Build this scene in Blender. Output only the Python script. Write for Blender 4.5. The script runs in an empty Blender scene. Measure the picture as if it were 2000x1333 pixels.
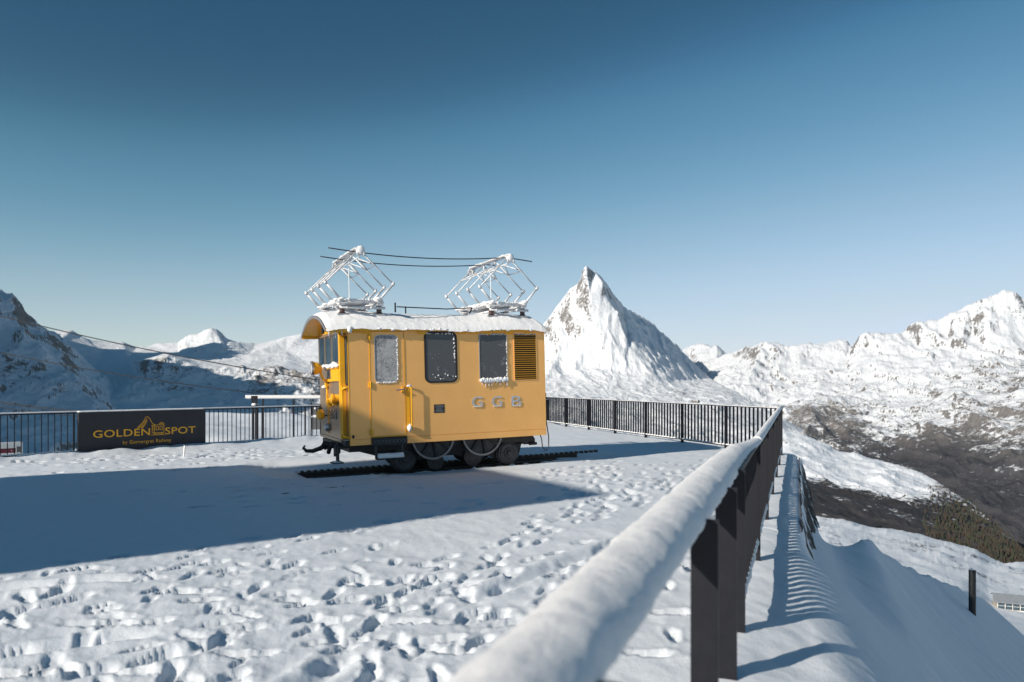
import bpy, bmesh, math, random
import numpy as np
from mathutils import Vector, Matrix, Euler
from mathutils.geometry import delaunay_2d_cdt

random.seed(7)
rng = np.random.default_rng(11)
scene = bpy.context.scene
COL = scene.collection
R = math.radians

# ------------------------------------------------------------------ camera
CAMZ = 1.65
HOR = 748.0          # image row of the horizon (2000 px wide picture)
F = 1500.0           # focal length in those pixels
cam_d = bpy.data.cameras.new('camera')
cam_d.lens = 27.0
cam_d.sensor_width = 36.0
cam_d.shift_y = (HOR - 666.5) / 2000.0
cam_d.clip_start = 0.05
cam_d.clip_end = 120000
cam_d.dof.use_dof = True
cam_d.dof.focus_distance = 15.0
cam_d.dof.aperture_fstop = 1.7
cam = bpy.data.objects.new('camera', cam_d)
COL.objects.link(cam)
cam.location = (0, 0, CAMZ)
cam.rotation_euler = (R(90), 0, 0)
scene.camera = cam

# ------------------------------------------------------------------ light
SUN_EL = R(25.0)
SUN_AZ = R(39.5)     # shadows run to the right and away from the camera
to_sun = Vector((-math.cos(SUN_AZ) * math.cos(SUN_EL), -math.sin(SUN_AZ) * math.cos(SUN_EL), math.sin(SUN_EL)))
sd = bpy.data.lights.new('sun', 'SUN')
sd.energy = 5.0
sd.angle = R(0.53)
sd.color = (1.0, 0.90, 0.77)
sun = bpy.data.objects.new('sun', sd)
COL.objects.link(sun)
sun.rotation_euler = to_sun.to_track_quat('Z', 'Y').to_euler()
sun.location = (-20, -15, 30)

world = bpy.data.worlds.new('World')
scene.world = world
world.use_nodes = True
wn = world.node_tree
for n in list(wn.nodes):
    wn.nodes.remove(n)
sky = wn.nodes.new('ShaderNodeTexSky')
sky.sky_type = 'NISHITA'
sky.sun_disc = False
sky.sun_elevation = SUN_EL
sky.sun_rotation = math.atan2(to_sun.x, to_sun.y)
sky.altitude = 3000
sky.air_density = 1.0
sky.dust_density = 0.6
sky.ozone_density = 1.6
# thin high-altitude air: deeper overhead, paler towards the horizon
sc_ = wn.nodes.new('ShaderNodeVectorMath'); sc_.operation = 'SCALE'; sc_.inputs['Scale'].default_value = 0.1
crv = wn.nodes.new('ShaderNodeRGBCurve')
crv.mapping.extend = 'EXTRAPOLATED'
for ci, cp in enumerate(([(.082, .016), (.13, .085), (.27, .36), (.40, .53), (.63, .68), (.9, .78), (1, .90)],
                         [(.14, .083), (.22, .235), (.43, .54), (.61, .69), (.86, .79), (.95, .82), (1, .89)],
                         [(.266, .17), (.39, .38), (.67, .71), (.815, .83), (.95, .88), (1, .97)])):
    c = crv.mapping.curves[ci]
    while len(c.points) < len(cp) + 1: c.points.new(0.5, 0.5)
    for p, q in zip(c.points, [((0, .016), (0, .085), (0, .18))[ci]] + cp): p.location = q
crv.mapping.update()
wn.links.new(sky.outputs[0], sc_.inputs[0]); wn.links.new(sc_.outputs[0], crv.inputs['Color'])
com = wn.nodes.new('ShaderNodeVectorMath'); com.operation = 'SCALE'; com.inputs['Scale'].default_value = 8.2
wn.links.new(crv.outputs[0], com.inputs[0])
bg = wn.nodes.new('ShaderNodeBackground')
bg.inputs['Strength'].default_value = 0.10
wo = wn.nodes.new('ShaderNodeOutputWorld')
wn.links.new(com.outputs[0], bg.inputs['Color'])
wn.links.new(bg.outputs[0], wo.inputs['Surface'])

scene.view_settings.view_transform = 'Standard'
scene.view_settings.look = 'None'
scene.view_settings.exposure = 0.3
scene.view_settings.gamma = 1.0
scene.view_settings.use_curve_mapping = False

# ------------------------------------------------------------------ noise (numpy)
_perm = np.random.default_rng(3).permutation(256).astype(np.int32)
_perm = np.concatenate([_perm, _perm, _perm])
_ga = np.linspace(0, 2 * np.pi, 32, endpoint=False)
_gx, _gy = np.cos(_ga), np.sin(_ga)

def perlin(x, y):
    xi = np.floor(x).astype(np.int64); yi = np.floor(y).astype(np.int64)
    xf = x - xi; yf = y - yi
    xi &= 255; yi &= 255
    u = xf * xf * xf * (xf * (xf * 6 - 15) + 10)
    v = yf * yf * yf * (yf * (yf * 6 - 15) + 10)
    def g(ix, iy, dx, dy):
        h = _perm[_perm[ix] + iy] & 31
        return _gx[h] * dx + _gy[h] * dy
    a = g(xi, yi, xf, yf); b = g(xi + 1, yi, xf - 1, yf)
    c = g(xi, yi + 1, xf, yf - 1); d = g(xi + 1, yi + 1, xf - 1, yf - 1)
    return (a + u * (b - a)) * (1 - v) + (c + u * (d - c)) * v

def fbm(x, y, oct=5, gain=0.5, lac=2.03):
    s = np.zeros_like(x, dtype=float); a = 1.0; n = 0.0
    for i in range(oct):
        s += a * perlin(x + i * 17.3, y - i * 9.1); n += a
        a *= gain; x = x * lac; y = y * lac
    return s / n * 1.5

def ridged(x, y, oct=5, gain=0.5, lac=2.1):
    s = np.zeros_like(x, dtype=float); a = 1.0; n = 0.0; w = 1.0
    for i in range(oct):
        r = 1 - np.abs(perlin(x + i * 13.7, y + i * 5.3)) * 2
        r = r * r * w
        w = np.clip(r * 1.6, 0, 1)
        s += a * r; n += a
        a *= gain; x = x * lac; y = y * lac
    return s / n

def sstep(a, b, x):
    t = np.clip((x - a) / (b - a), 0, 1)
    return t * t * (3 - 2 * t)

# ------------------------------------------------------------------ materials
MATS = {}
def new_mat(name):
    m = bpy.data.materials.new(name); m.use_nodes = True
    MATS[name] = m
    nt = m.node_tree
    return m, nt, nt.nodes['Principled BSDF']

def nd(nt, t, **kw):
    n = nt.nodes.new(t)
    for k, v in kw.items():
        setattr(n, k, v)
    return n

def noise(nt, scale, detail=4, rough=0.55, vec=None, dist=0.0):
    n = nd(nt, 'ShaderNodeTexNoise')
    n.inputs['Scale'].default_value = scale
    n.inputs['Detail'].default_value = detail
    n.inputs['Roughness'].default_value = rough
    n.inputs['Distortion'].default_value = dist
    if vec is not None:
        nt.links.new(vec, n.inputs['Vector'])
    return n

def ramp(nt, fac, stops):
    r = nd(nt, 'ShaderNodeValToRGB')
    el = r.color_ramp.elements
    while len(el) < len(stops):
        el.new(0.5)
    for e, (p, c) in zip(el, stops):
        e.position = p
        e.color = (c[0], c[1], c[2], 1) if len(c) == 3 else c
    nt.links.new(fac, r.inputs['Fac'])
    return r

def math_n(nt, op, a, b=None):
    n = nd(nt, 'ShaderNodeMath', operation=op)
    for i, v in enumerate((a, b)):
        if v is None: continue
        if isinstance(v, (int, float)): n.inputs[i].default_value = v
        else: nt.links.new(v, n.inputs[i])
    return n.outputs[0]

def bump(nt, bsdf, height, strength=0.3, dist=0.01):
    b = nd(nt, 'ShaderNodeBump')
    b.inputs['Strength'].default_value = strength
    b.inputs['Distance'].default_value = dist
    nt.links.new(height, b.inputs['Height'])
    nt.links.new(b.outputs[0], bsdf.inputs['Normal'])
    return b

def objco(nt):
    return nd(nt, 'ShaderNodeTexCoord').outputs['Object']

def simple(name, col, rough=0.5, metal=0.0, var=0.15, scale=6.0, bmp=0.0, bscale=40.0):
    m, nt, b = new_mat(name)
    co = objco(nt)
    n = noise(nt, scale, 5, 0.6, co)
    lo = tuple(max(0, c * (1 - var)) for c in col); hi = tuple(min(1, c * (1 + var)) for c in col)
    r = ramp(nt, n.outputs['Fac'], [(0.3, lo), (0.7, hi)])
    nt.links.new(r.outputs[0], b.inputs['Base Color'])
    b.inputs['Roughness'].default_value = rough
    b.inputs['Metallic'].default_value = metal
    if bmp > 0:
        n2 = noise(nt, bscale, 4, 0.6, co)
        bump(nt, b, n2.outputs['Fac'], bmp, 0.01)
    return m

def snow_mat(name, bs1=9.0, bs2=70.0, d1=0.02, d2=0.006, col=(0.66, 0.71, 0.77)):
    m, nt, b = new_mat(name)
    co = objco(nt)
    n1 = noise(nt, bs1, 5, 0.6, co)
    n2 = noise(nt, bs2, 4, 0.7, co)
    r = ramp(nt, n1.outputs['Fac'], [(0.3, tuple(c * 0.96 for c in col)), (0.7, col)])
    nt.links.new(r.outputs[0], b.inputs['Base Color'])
    b.inputs['Roughness'].default_value = 0.62
    b.inputs['Specular IOR Level'].default_value = 0.25
    b1 = nd(nt, 'ShaderNodeBump'); b1.inputs['Strength'].default_value = 0.5; b1.inputs['Distance'].default_value = d1
    b2 = nd(nt, 'ShaderNodeBump'); b2.inputs['Strength'].default_value = 0.5; b2.inputs['Distance'].default_value = d2
    nt.links.new(n1.outputs['Fac'], b1.inputs['Height'])
    nt.links.new(n2.outputs['Fac'], b2.inputs['Height'])
    nt.links.new(b1.outputs[0], b2.inputs['Normal'])
    nt.links.new(b2.outputs[0], b.inputs['Normal'])
    return m

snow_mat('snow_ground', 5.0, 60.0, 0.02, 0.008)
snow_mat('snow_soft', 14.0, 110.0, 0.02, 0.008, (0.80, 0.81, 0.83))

def terrain_mat(name, rock, rock2, veg, s1, s2, bd, snowc=(0.77, 0.81, 0.86)):
    """snow / bare rock / brown slope, spread by the mesh's own cover attributes and broken up with noise"""
    m, nt, b = new_mat(name)
    geo = nd(nt, 'ShaderNodeNewGeometry')
    pos = geo.outputs['Position']
    at = nd(nt, 'ShaderNodeAttribute', attribute_name='snow')
    av = nd(nt, 'ShaderNodeAttribute', attribute_name='veg')
    na = noise(nt, s1, 6, 0.65, pos)
    nb = noise(nt, s2, 5, 0.65, pos)
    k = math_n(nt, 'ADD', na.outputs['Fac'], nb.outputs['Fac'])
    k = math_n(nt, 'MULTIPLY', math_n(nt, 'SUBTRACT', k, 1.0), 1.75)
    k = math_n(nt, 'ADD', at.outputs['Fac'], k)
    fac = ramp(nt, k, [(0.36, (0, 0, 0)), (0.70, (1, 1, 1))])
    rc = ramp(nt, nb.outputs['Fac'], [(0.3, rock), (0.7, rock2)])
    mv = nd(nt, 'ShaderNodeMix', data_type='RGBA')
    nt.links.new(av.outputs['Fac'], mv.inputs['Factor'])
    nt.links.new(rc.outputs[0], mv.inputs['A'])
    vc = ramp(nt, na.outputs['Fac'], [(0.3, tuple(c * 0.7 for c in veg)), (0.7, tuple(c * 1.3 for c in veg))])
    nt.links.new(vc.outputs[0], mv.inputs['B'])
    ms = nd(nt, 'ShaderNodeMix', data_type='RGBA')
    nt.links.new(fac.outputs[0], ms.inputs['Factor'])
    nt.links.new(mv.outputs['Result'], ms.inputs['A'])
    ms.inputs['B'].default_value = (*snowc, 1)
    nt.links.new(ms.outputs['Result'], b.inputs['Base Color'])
    b.inputs['Roughness'].default_value = 0.8
    b.inputs['Specular IOR Level'].default_value = 0.15
    h = math_n(nt, 'ADD', na.outputs['Fac'], math_n(nt, 'MULTIPLY', nb.outputs['Fac'], 0.5))
    bump(nt, b, h, 0.7, bd)
    return m

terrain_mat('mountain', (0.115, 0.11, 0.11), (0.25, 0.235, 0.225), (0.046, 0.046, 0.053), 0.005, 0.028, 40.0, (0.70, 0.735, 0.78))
terrain_mat('midslope', (0.10, 0.09, 0.085), (0.2, 0.175, 0.155), (0.042, 0.041, 0.045), 0.012, 0.07, 8.0)
terrain_mat('cliff', (0.035, 0.034, 0.034), (0.11, 0.10, 0.095), (0.08, 0.06, 0.05), 1.2, 6.0, 0.06)
terrain_mat('nearslope', (0.10, 0.09, 0.08), (0.2, 0.18, 0.16), (0.08, 0.06, 0.05), 0.05, 0.3, 1.5)

# gold sheet metal, brushed
def gold(name, col, rough, metal):
    m, nt, b = new_mat(name)
    co = objco(nt)
    mp = nd(nt, 'ShaderNodeMapping'); mp.inputs['Scale'].default_value = (1.5, 1.5, 90)
    nt.links.new(co, mp.inputs['Vector'])
    n = noise(nt, 3.0, 4, 0.6, mp.outputs[0])
    mp2 = nd(nt, 'ShaderNodeMapping'); mp2.inputs['Scale'].default_value = (60, 60, 1.2)
    nt.links.new(co, mp2.inputs['Vector'])
    n3 = noise(nt, 2.0, 3, 0.6, mp2.outputs[0])
    n2 = noise(nt, 2.2, 5, 0.6, co)
    s = math_n(nt, 'ADD', math_n(nt, 'MULTIPLY', n.outputs['Fac'], 0.4), math_n(nt, 'MULTIPLY', n2.outputs['Fac'], 0.6))
    s = math_n(nt, 'ADD', math_n(nt, 'MULTIPLY', n3.outputs['Fac'], 0.25), math_n(nt, 'MULTIPLY', s, 0.75))
    r = ramp(nt, s, [(0.3, tuple(c * 0.84 for c in col)), (0.7, tuple(min(1, c * 1.06) for c in col))])
    nt.links.new(r.outputs[0], b.inputs['Base Color'])
    rr = ramp(nt, n2.outputs['Fac'], [(0.3, (rough * 0.85,) * 3), (0.7, (rough * 1.15,) * 3)])
    nt.links.new(rr.outputs[0], b.inputs['Roughness'])
    b.inputs['Metallic'].default_value = metal
    n4 = noise(nt, 1.6, 2, 0.5, co)
    h = math_n(nt, 'ADD', math_n(nt, 'MULTIPLY', s, 0.15), n4.outputs['Fac'])
    bump(nt, b, h, 0.25, 0.02)
    return m
gold('gold_sheet', (1.0, 0.51, 0.165), 0.33, 0.35)
gold('gold_front', (0.62, 0.47, 0.33), 0.34, 0.8)
simple('yellow_paint', (0.85, 0.42, 0.012), 0.38, 0.0, 0.08, 9.0)
simple('black_iron', (0.026, 0.027, 0.03), 0.55, 0.3, 0.35, 14.0, 0.25, 60)
simple('wheel_iron', (0.05, 0.05, 0.054), 0.5, 0.3, 0.35, 12.0, 0.2, 50)
simple('gear_steel', (0.24, 0.24, 0.25), 0.4, 0.9, 0.25, 20.0)
simple('rail_steel', (0.05, 0.04, 0.035), 0.5, 0.6, 0.3, 12.0)
simple('fence_steel', (0.012, 0.013, 0.018), 0.5, 0.0, 0.2, 10.0, 0.1, 90)
simple('steel_grey', (0.42, 0.43, 0.45), 0.4, 0.7, 0.15, 18.0)
simple('rime_tube', (0.62, 0.63, 0.65), 0.55, 0.2, 0.22, 24.0, 0.3, 120)
simple('chrome', (0.6, 0.6, 0.62), 0.25, 0.9, 0.3, 30.0)
simple('rubber', (0.012, 0.012, 0.013), 0.5, 0.0, 0.2, 10.0)
simple('white_paint', (0.8, 0.8, 0.78), 0.5, 0.0, 0.05, 10.0)
simple('sign_board', (0.022, 0.024, 0.032), 0.55, 0.0, 0.2, 3.0)
simple('sign_orange', (0.98, 0.47, 0.02), 0.5, 0.0, 0.05, 8.0)
simple('porcelain', (0.07, 0.04, 0.035), 0.3, 0.0, 0.2, 10.0)
simple('grille_dark', (0.02, 0.012, 0.006), 0.6, 0.2, 0.3, 10.0)
simple('timber', (0.06, 0.045, 0.035), 0.8, 0.0, 0.3, 8.0, 0.3, 40)
simple('cable', (0.02, 0.022, 0.026), 0.5, 0.3, 0.1, 3.0)
simple('wall_stone', (0.36, 0.32, 0.27), 0.85, 0.0, 0.3, 0.8, 0.3, 4)
simple('roof_metal', (0.32, 0.35, 0.38), 0.45, 0.4, 0.15, 1.0)
simple('red_paint', (0.16, 0.015, 0.035), 0.5, 0.0, 0.1, 6.0)
simple('rock_wall', (0.11, 0.10, 0.095), 0.85, 0.0, 0.5, 3.0, 0.6, 9)
simple('needle_green', (0.028, 0.035, 0.02), 0.9, 0.0, 0.4, 0.02)
simple('larch_brown', (0.042, 0.03, 0.022), 0.9, 0.0, 0.4, 0.02)
simple('panel_grey', (0.12, 0.125, 0.13), 0.5, 0.0, 0.15, 3.0)

MATS['fence_steel'].node_tree.nodes['Principled BSDF'].inputs['Specular IOR Level'].default_value = 0.2

def frost_glass(name, dark, frost, level, scale):
    m, nt, b = new_mat(name)
    co = objco(nt)
    n1 = noise(nt, scale, 6, 0.7, co)
    n2 = noise(nt, scale * 14, 3, 0.6, co)
    s = math_n(nt, 'ADD', math_n(nt, 'MULTIPLY', n1.outputs['Fac'], 0.6), math_n(nt, 'MULTIPLY', n2.outputs['Fac'], 0.4))
    r = ramp(nt, s, [(level, dark), (level + 0.16, frost)])
    nt.links.new(r.outputs[0], b.inputs['Base Color'])
    rr = ramp(nt, s, [(level, (0.18,) * 3), (level + 0.12, (0.6,) * 3)])
    nt.links.new(rr.outputs[0], b.inputs['Roughness'])
    return m
frost_glass('glass_frosted', (0.06, 0.065, 0.075), (0.42, 0.42, 0.43), 0.38, 3.0)
frost_glass('glass_dark', (0.07, 0.075, 0.085), (0.5, 0.51, 0.53), 0.57, 4.0)
m_, nt_, b_ = new_mat('glass_front')
_n = noise(nt_, 1.4, 4, 0.6, objco(nt_))
_r = ramp(nt_, _n.outputs['Fac'], [(0.3, (0.02, 0.04, 0.06)), (0.7, (0.07, 0.11, 0.14))])
nt_.links.new(_r.outputs[0], b_.inputs['Base Color'])
b_.inputs['Roughness'].default_value = 0.08
m_, nt_, b_ = new_mat('lamp_glass')
_n = noise(nt_, 12, 3, 0.5, objco(nt_))
_r = ramp(nt_, _n.outputs['Fac'], [(0.3, (0.45, 0.48, 0.5)), (0.7, (0.75, 0.77, 0.8))])
nt_.links.new(_r.outputs[0], b_.inputs['Base Color'])
b_.inputs['Roughness'].default_value = 0.12
b_.inputs['Metallic'].default_value = 0.4

# ------------------------------------------------------------------ object helpers
def tag(o, label=None, cat=None, group=None, kind=None):
    if label: o['label'] = label
    if cat: o['category'] = cat
    if group: o['group'] = group
    if kind: o['kind'] = kind
    return o

def empty(name, loc=(0, 0, 0), rot=(0, 0, 0)):
    o = bpy.data.objects.new(name, None)
    COL.objects.link(o)
    o.location = loc; o.rotation_euler = rot
    o.empty_display_size = 0.3
    return o

def mesh_obj(name, me, mat, parent=None):
    o = bpy.data.objects.new(name, me)
    if not me.materials: me.materials.append(MATS[mat])
    COL.objects.link(o)
    if parent is not None: o.parent = parent
    return o

def np_mesh(name, V, Q, mat, attrs=None, smooth=True, parent=None):
    me = bpy.data.meshes.new(name)
    V = np.asarray(V, dtype=np.float32); Q = np.asarray(Q, dtype=np.int32)
    me.vertices.add(len(V)); me.vertices.foreach_set('co', V.ravel())
    n = Q.shape[1]
    me.loops.add(Q.size); me.loops.foreach_set('vertex_index', Q.ravel())
    me.polygons.add(len(Q))
    me.polygons.foreach_set('loop_start', np.arange(0, Q.size, n, dtype=np.int32))
    me.polygons.foreach_set('loop_total', np.full(len(Q), n, dtype=np.int32))
    me.polygons.foreach_set('use_smooth', np.full(len(Q), smooth, dtype=bool))
    if attrs:
        for k, a in attrs.items():
            at = me.attributes.new(k, 'FLOAT', 'POINT')
            at.data.foreach_set('value', np.asarray(a, dtype=np.float32).ravel())
    me.update(calc_edges=True)
    me.validate()
    return mesh_obj(name, me, mat, parent)

def grid_quads(nr, nc):
    i = np.arange(nr - 1)[:, None] * nc + np.arange(nc - 1)[None, :]
    i = i.ravel()
    return np.stack([i, i + 1, i + nc + 1, i + nc], 1)

class B:
    """collects shapes into one mesh"""
    def __init__(s): s.bm = bmesh.new()
    def box(s, c, size, rot=None, bev=0.0):
        r = bmesh.ops.create_cube(s.bm, size=1.0)
        vs = r['verts']
        M = Matrix.Translation(Vector(c)) @ (rot.to_matrix().to_4x4() if rot is not None else Matrix()) @ Matrix.Diagonal((*size, 1))
        bmesh.ops.transform(s.bm, matrix=M, verts=vs)
        if bev > 0:
            es = list({e for v in vs for e in v.link_edges})
            bmesh.ops.bevel(s.bm, geom=es, offset=bev, segments=2, profile=0.5, affect='EDGES')
        return s
    def box2(s, a, b, bev=0.0):
        a = Vector(a); b = Vector(b)
        return s.box((a + b) / 2, [abs(q) for q in (b - a)], None, bev)
    def cyl(s, p0, p1, r, n=12, r2=None):
        p0 = Vector(p0); p1 = Vector(p1); d = p1 - p0
        q = d.to_track_quat('Z', 'Y').to_matrix().to_4x4()
        rr = bmesh.ops.create_cone(s.bm, cap_ends=True, segments=n, radius1=r, radius2=r if r2 is None else r2, depth=d.length)
        bmesh.ops.transform(s.bm, matrix=Matrix.Translation((p0 + p1) / 2) @ q, verts=rr['verts'])
        return s
    def path(s, pts, r, n=8, cyclic=False):
        pts = [Vector(p) for p in pts]
        rings = []
        N = len(pts)
        up = None
        for i, p in enumerate(pts):
            a = pts[i - 1] if i > 0 else (pts[-1] if cyclic else p)
            b = pts[i + 1] if i < N - 1 else (pts[0] if cyclic else p)
            t = (b - a).normalized()
            if up is None or abs(up.dot(t)) > 0.99:
                up = Vector((0, 0, 1)) if abs(t.z) < 0.9 else Vector((1, 0, 0))
            x = t.cross(up).normalized(); y = x.cross(t).normalized(); up = y
            rad = r[i] if isinstance(r, (list, tuple)) else r
            rings.append([s.bm.verts.new(p + x * math.cos(2 * math.pi * k / n) * rad + y * math.sin(2 * math.pi * k / n) * rad) for k in range(n)])
        M = N if cyclic else N - 1
        for i in range(M):
            A = rings[i]; C = rings[(i + 1) % N]
            for k in range(n):
                s.bm.faces.new((A[k], A[(k + 1) % n], C[(k + 1) % n], C[k]))
        if not cyclic:
            s.bm.faces.new(rings[0][::-1]); s.bm.faces.new(rings[-1])
        return s
    def prism(s, poly, o, ax, ay, az, depth):
        """polygon in the (ax, ay) plane at o, extruded along az"""
        o = Vector(o); ax = Vector(ax); ay = Vector(ay); az = Vector(az)
        A = [s.bm.verts.new(o + ax * p[0] + ay * p[1]) for p in poly]
        C = [s.bm.verts.new(o + ax * p[0] + ay * p[1] + az * depth) for p in poly]
        n = len(poly)
        s.bm.faces.new(A[::-1]); s.bm.faces.new(C)
        for i in range(n):
            s.bm.faces.new((A[i], A[(i + 1) % n], C[(i + 1) % n], C[i]))
        return s
    def ring(s, outer, inner, o, ax, ay, az, depth):
        o = Vector(o); ax = Vector(ax); ay = Vector(ay); az = Vector(az)
        def mk(poly, h): return [s.bm.verts.new(o + ax * p[0] + ay * p[1] + az * h) for p in poly]
        a0, a1, b0, b1 = mk(outer, 0), mk(outer, depth), mk(inner, 0), mk(inner, depth)
        n = len(outer)
        for i in range(n):
            j = (i + 1) % n
            s.bm.faces.new((a0[i], a0[j], a1[j], a1[i]))
            s.bm.faces.new((b0[j], b0[i], b1[i], b1[j]))
            s.bm.faces.new((a1[i], a1[j], b1[j], b1[i]))
            s.bm.faces.new((a0[j], a0[i], b0[i], b0[j]))
        return s
    def lathe(s, prof, o, axis, n=20):
        """profile (radius, height) turned round an axis"""
        o = Vector(o); q = Vector(axis).to_track_quat('Z', 'Y').to_matrix()
        rings = []
        for r, h in prof:
            rings.append([s.bm.verts.new(o + q @ Vector((r * math.cos(2 * math.pi * k / n), r * math.sin(2 * math.pi * k / n), h))) for k in range(n)])
        for A, C in zip(rings[:-1], rings[1:]):
            for k in range(n):
                s.bm.faces.new((A[k], A[(k + 1) % n], C[(k + 1) % n], C[k]))
        s.bm.faces.new(rings[0][::-1]); s.bm.faces.new(rings[-1])
        return s
    def blob(s, c, size, seed=0, amp=0.2, sub=2, freq=2.5):
        r = bmesh.ops.create_icosphere(s.bm, subdivisions=sub, radius=1.0)
        from mathutils import noise as mn
        for v in r['verts']:
            k = 1 + amp * mn.noise(v.co * freq + Vector((seed * 7.1, seed * 3.3, 0)))
            v.co = Vector((v.co.x * size[0], v.co.y * size[1], v.co.z * size[2])) * k + Vector(c)
        return s
    def mesh(s, name, smooth=False):
        bmesh.ops.recalc_face_normals(s.bm, faces=s.bm.faces)
        me = bpy.data.meshes.new(name)
        s.bm.to_mesh(me); s.bm.free()
        if smooth:
            me.polygons.foreach_set('use_smooth', np.ones(len(me.polygons), dtype=bool))
        return me
    def done(s, name, mat, parent=None, smooth=False):
        return mesh_obj(name, s.mesh(name, smooth), mat, parent)

def smooth_angle(o, ang=40):
    me = o.data
    me.polygons.foreach_set('use_smooth', np.ones(len(me.polygons), dtype=bool))
    try: me.set_sharp_from_angle(angle=R(ang))
    except Exception: pass
    return o

def rrect(x0, x1, y0, y1, r, n=5):
    pts = []
    for cx, cy, a in ((x1 - r, y1 - r, 0), (x0 + r, y1 - r, 90), (x0 + r, y0 + r, 180), (x1 - r, y0 + r, 270)):
        for k in range(n + 1):
            t = R(a + 90 * k / n)
            pts.append((cx + r * math.cos(t), cy + r * math.sin(t)))
    return pts

def text_mesh(body, size, sx=1.0, offset=0.0, extrude=0.004, spacing=1.0):
    cu = bpy.data.curves.new('lettering', 'FONT')
    cu.body = body; cu.size = size; cu.offset = offset; cu.extrude = extrude
    cu.space_character = spacing; cu.resolution_u = 4
    cu.align_x = 'LEFT'
    o = bpy.data.objects.new('lettering', cu)
    COL.objects.link(o)
    dg = bpy.context.evaluated_depsgraph_get()
    me = bpy.data.meshes.new_from_object(o.evaluated_get(dg))
    bpy.data.objects.remove(o); bpy.data.curves.remove(cu)
    for v in me.vertices: v.co.x *= sx
    return me

def fit_text(body, w, h, bold=0.0, extrude=0.004, spacing=1.0):
    """lettering scaled to an exact width and height, lower-left corner at the origin"""
    me = text_mesh(body, 1.0, 1.0, bold, extrude, spacing)
    co = np.empty(len(me.vertices) * 3, dtype=np.float32); me.vertices.foreach_get('co', co)
    co = co.reshape(-1, 3)
    mn, mx = co.min(0), co.max(0)
    co[:, 0] = (co[:, 0] - mn[0]) / (mx[0] - mn[0]) * w
    co[:, 1] = (co[:, 1] - mn[1]) / (mx[1] - mn[1]) * h
    me.vertices.foreach_set('co', co.ravel())
    me.materials.clear()
    return me

def P3(px, py, D):
    """a place seen at this row and column of the photograph at depth D"""
    return Vector(((px - 1000) / F * D, D, CAMZ - (py - HOR) / F * D))

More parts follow.
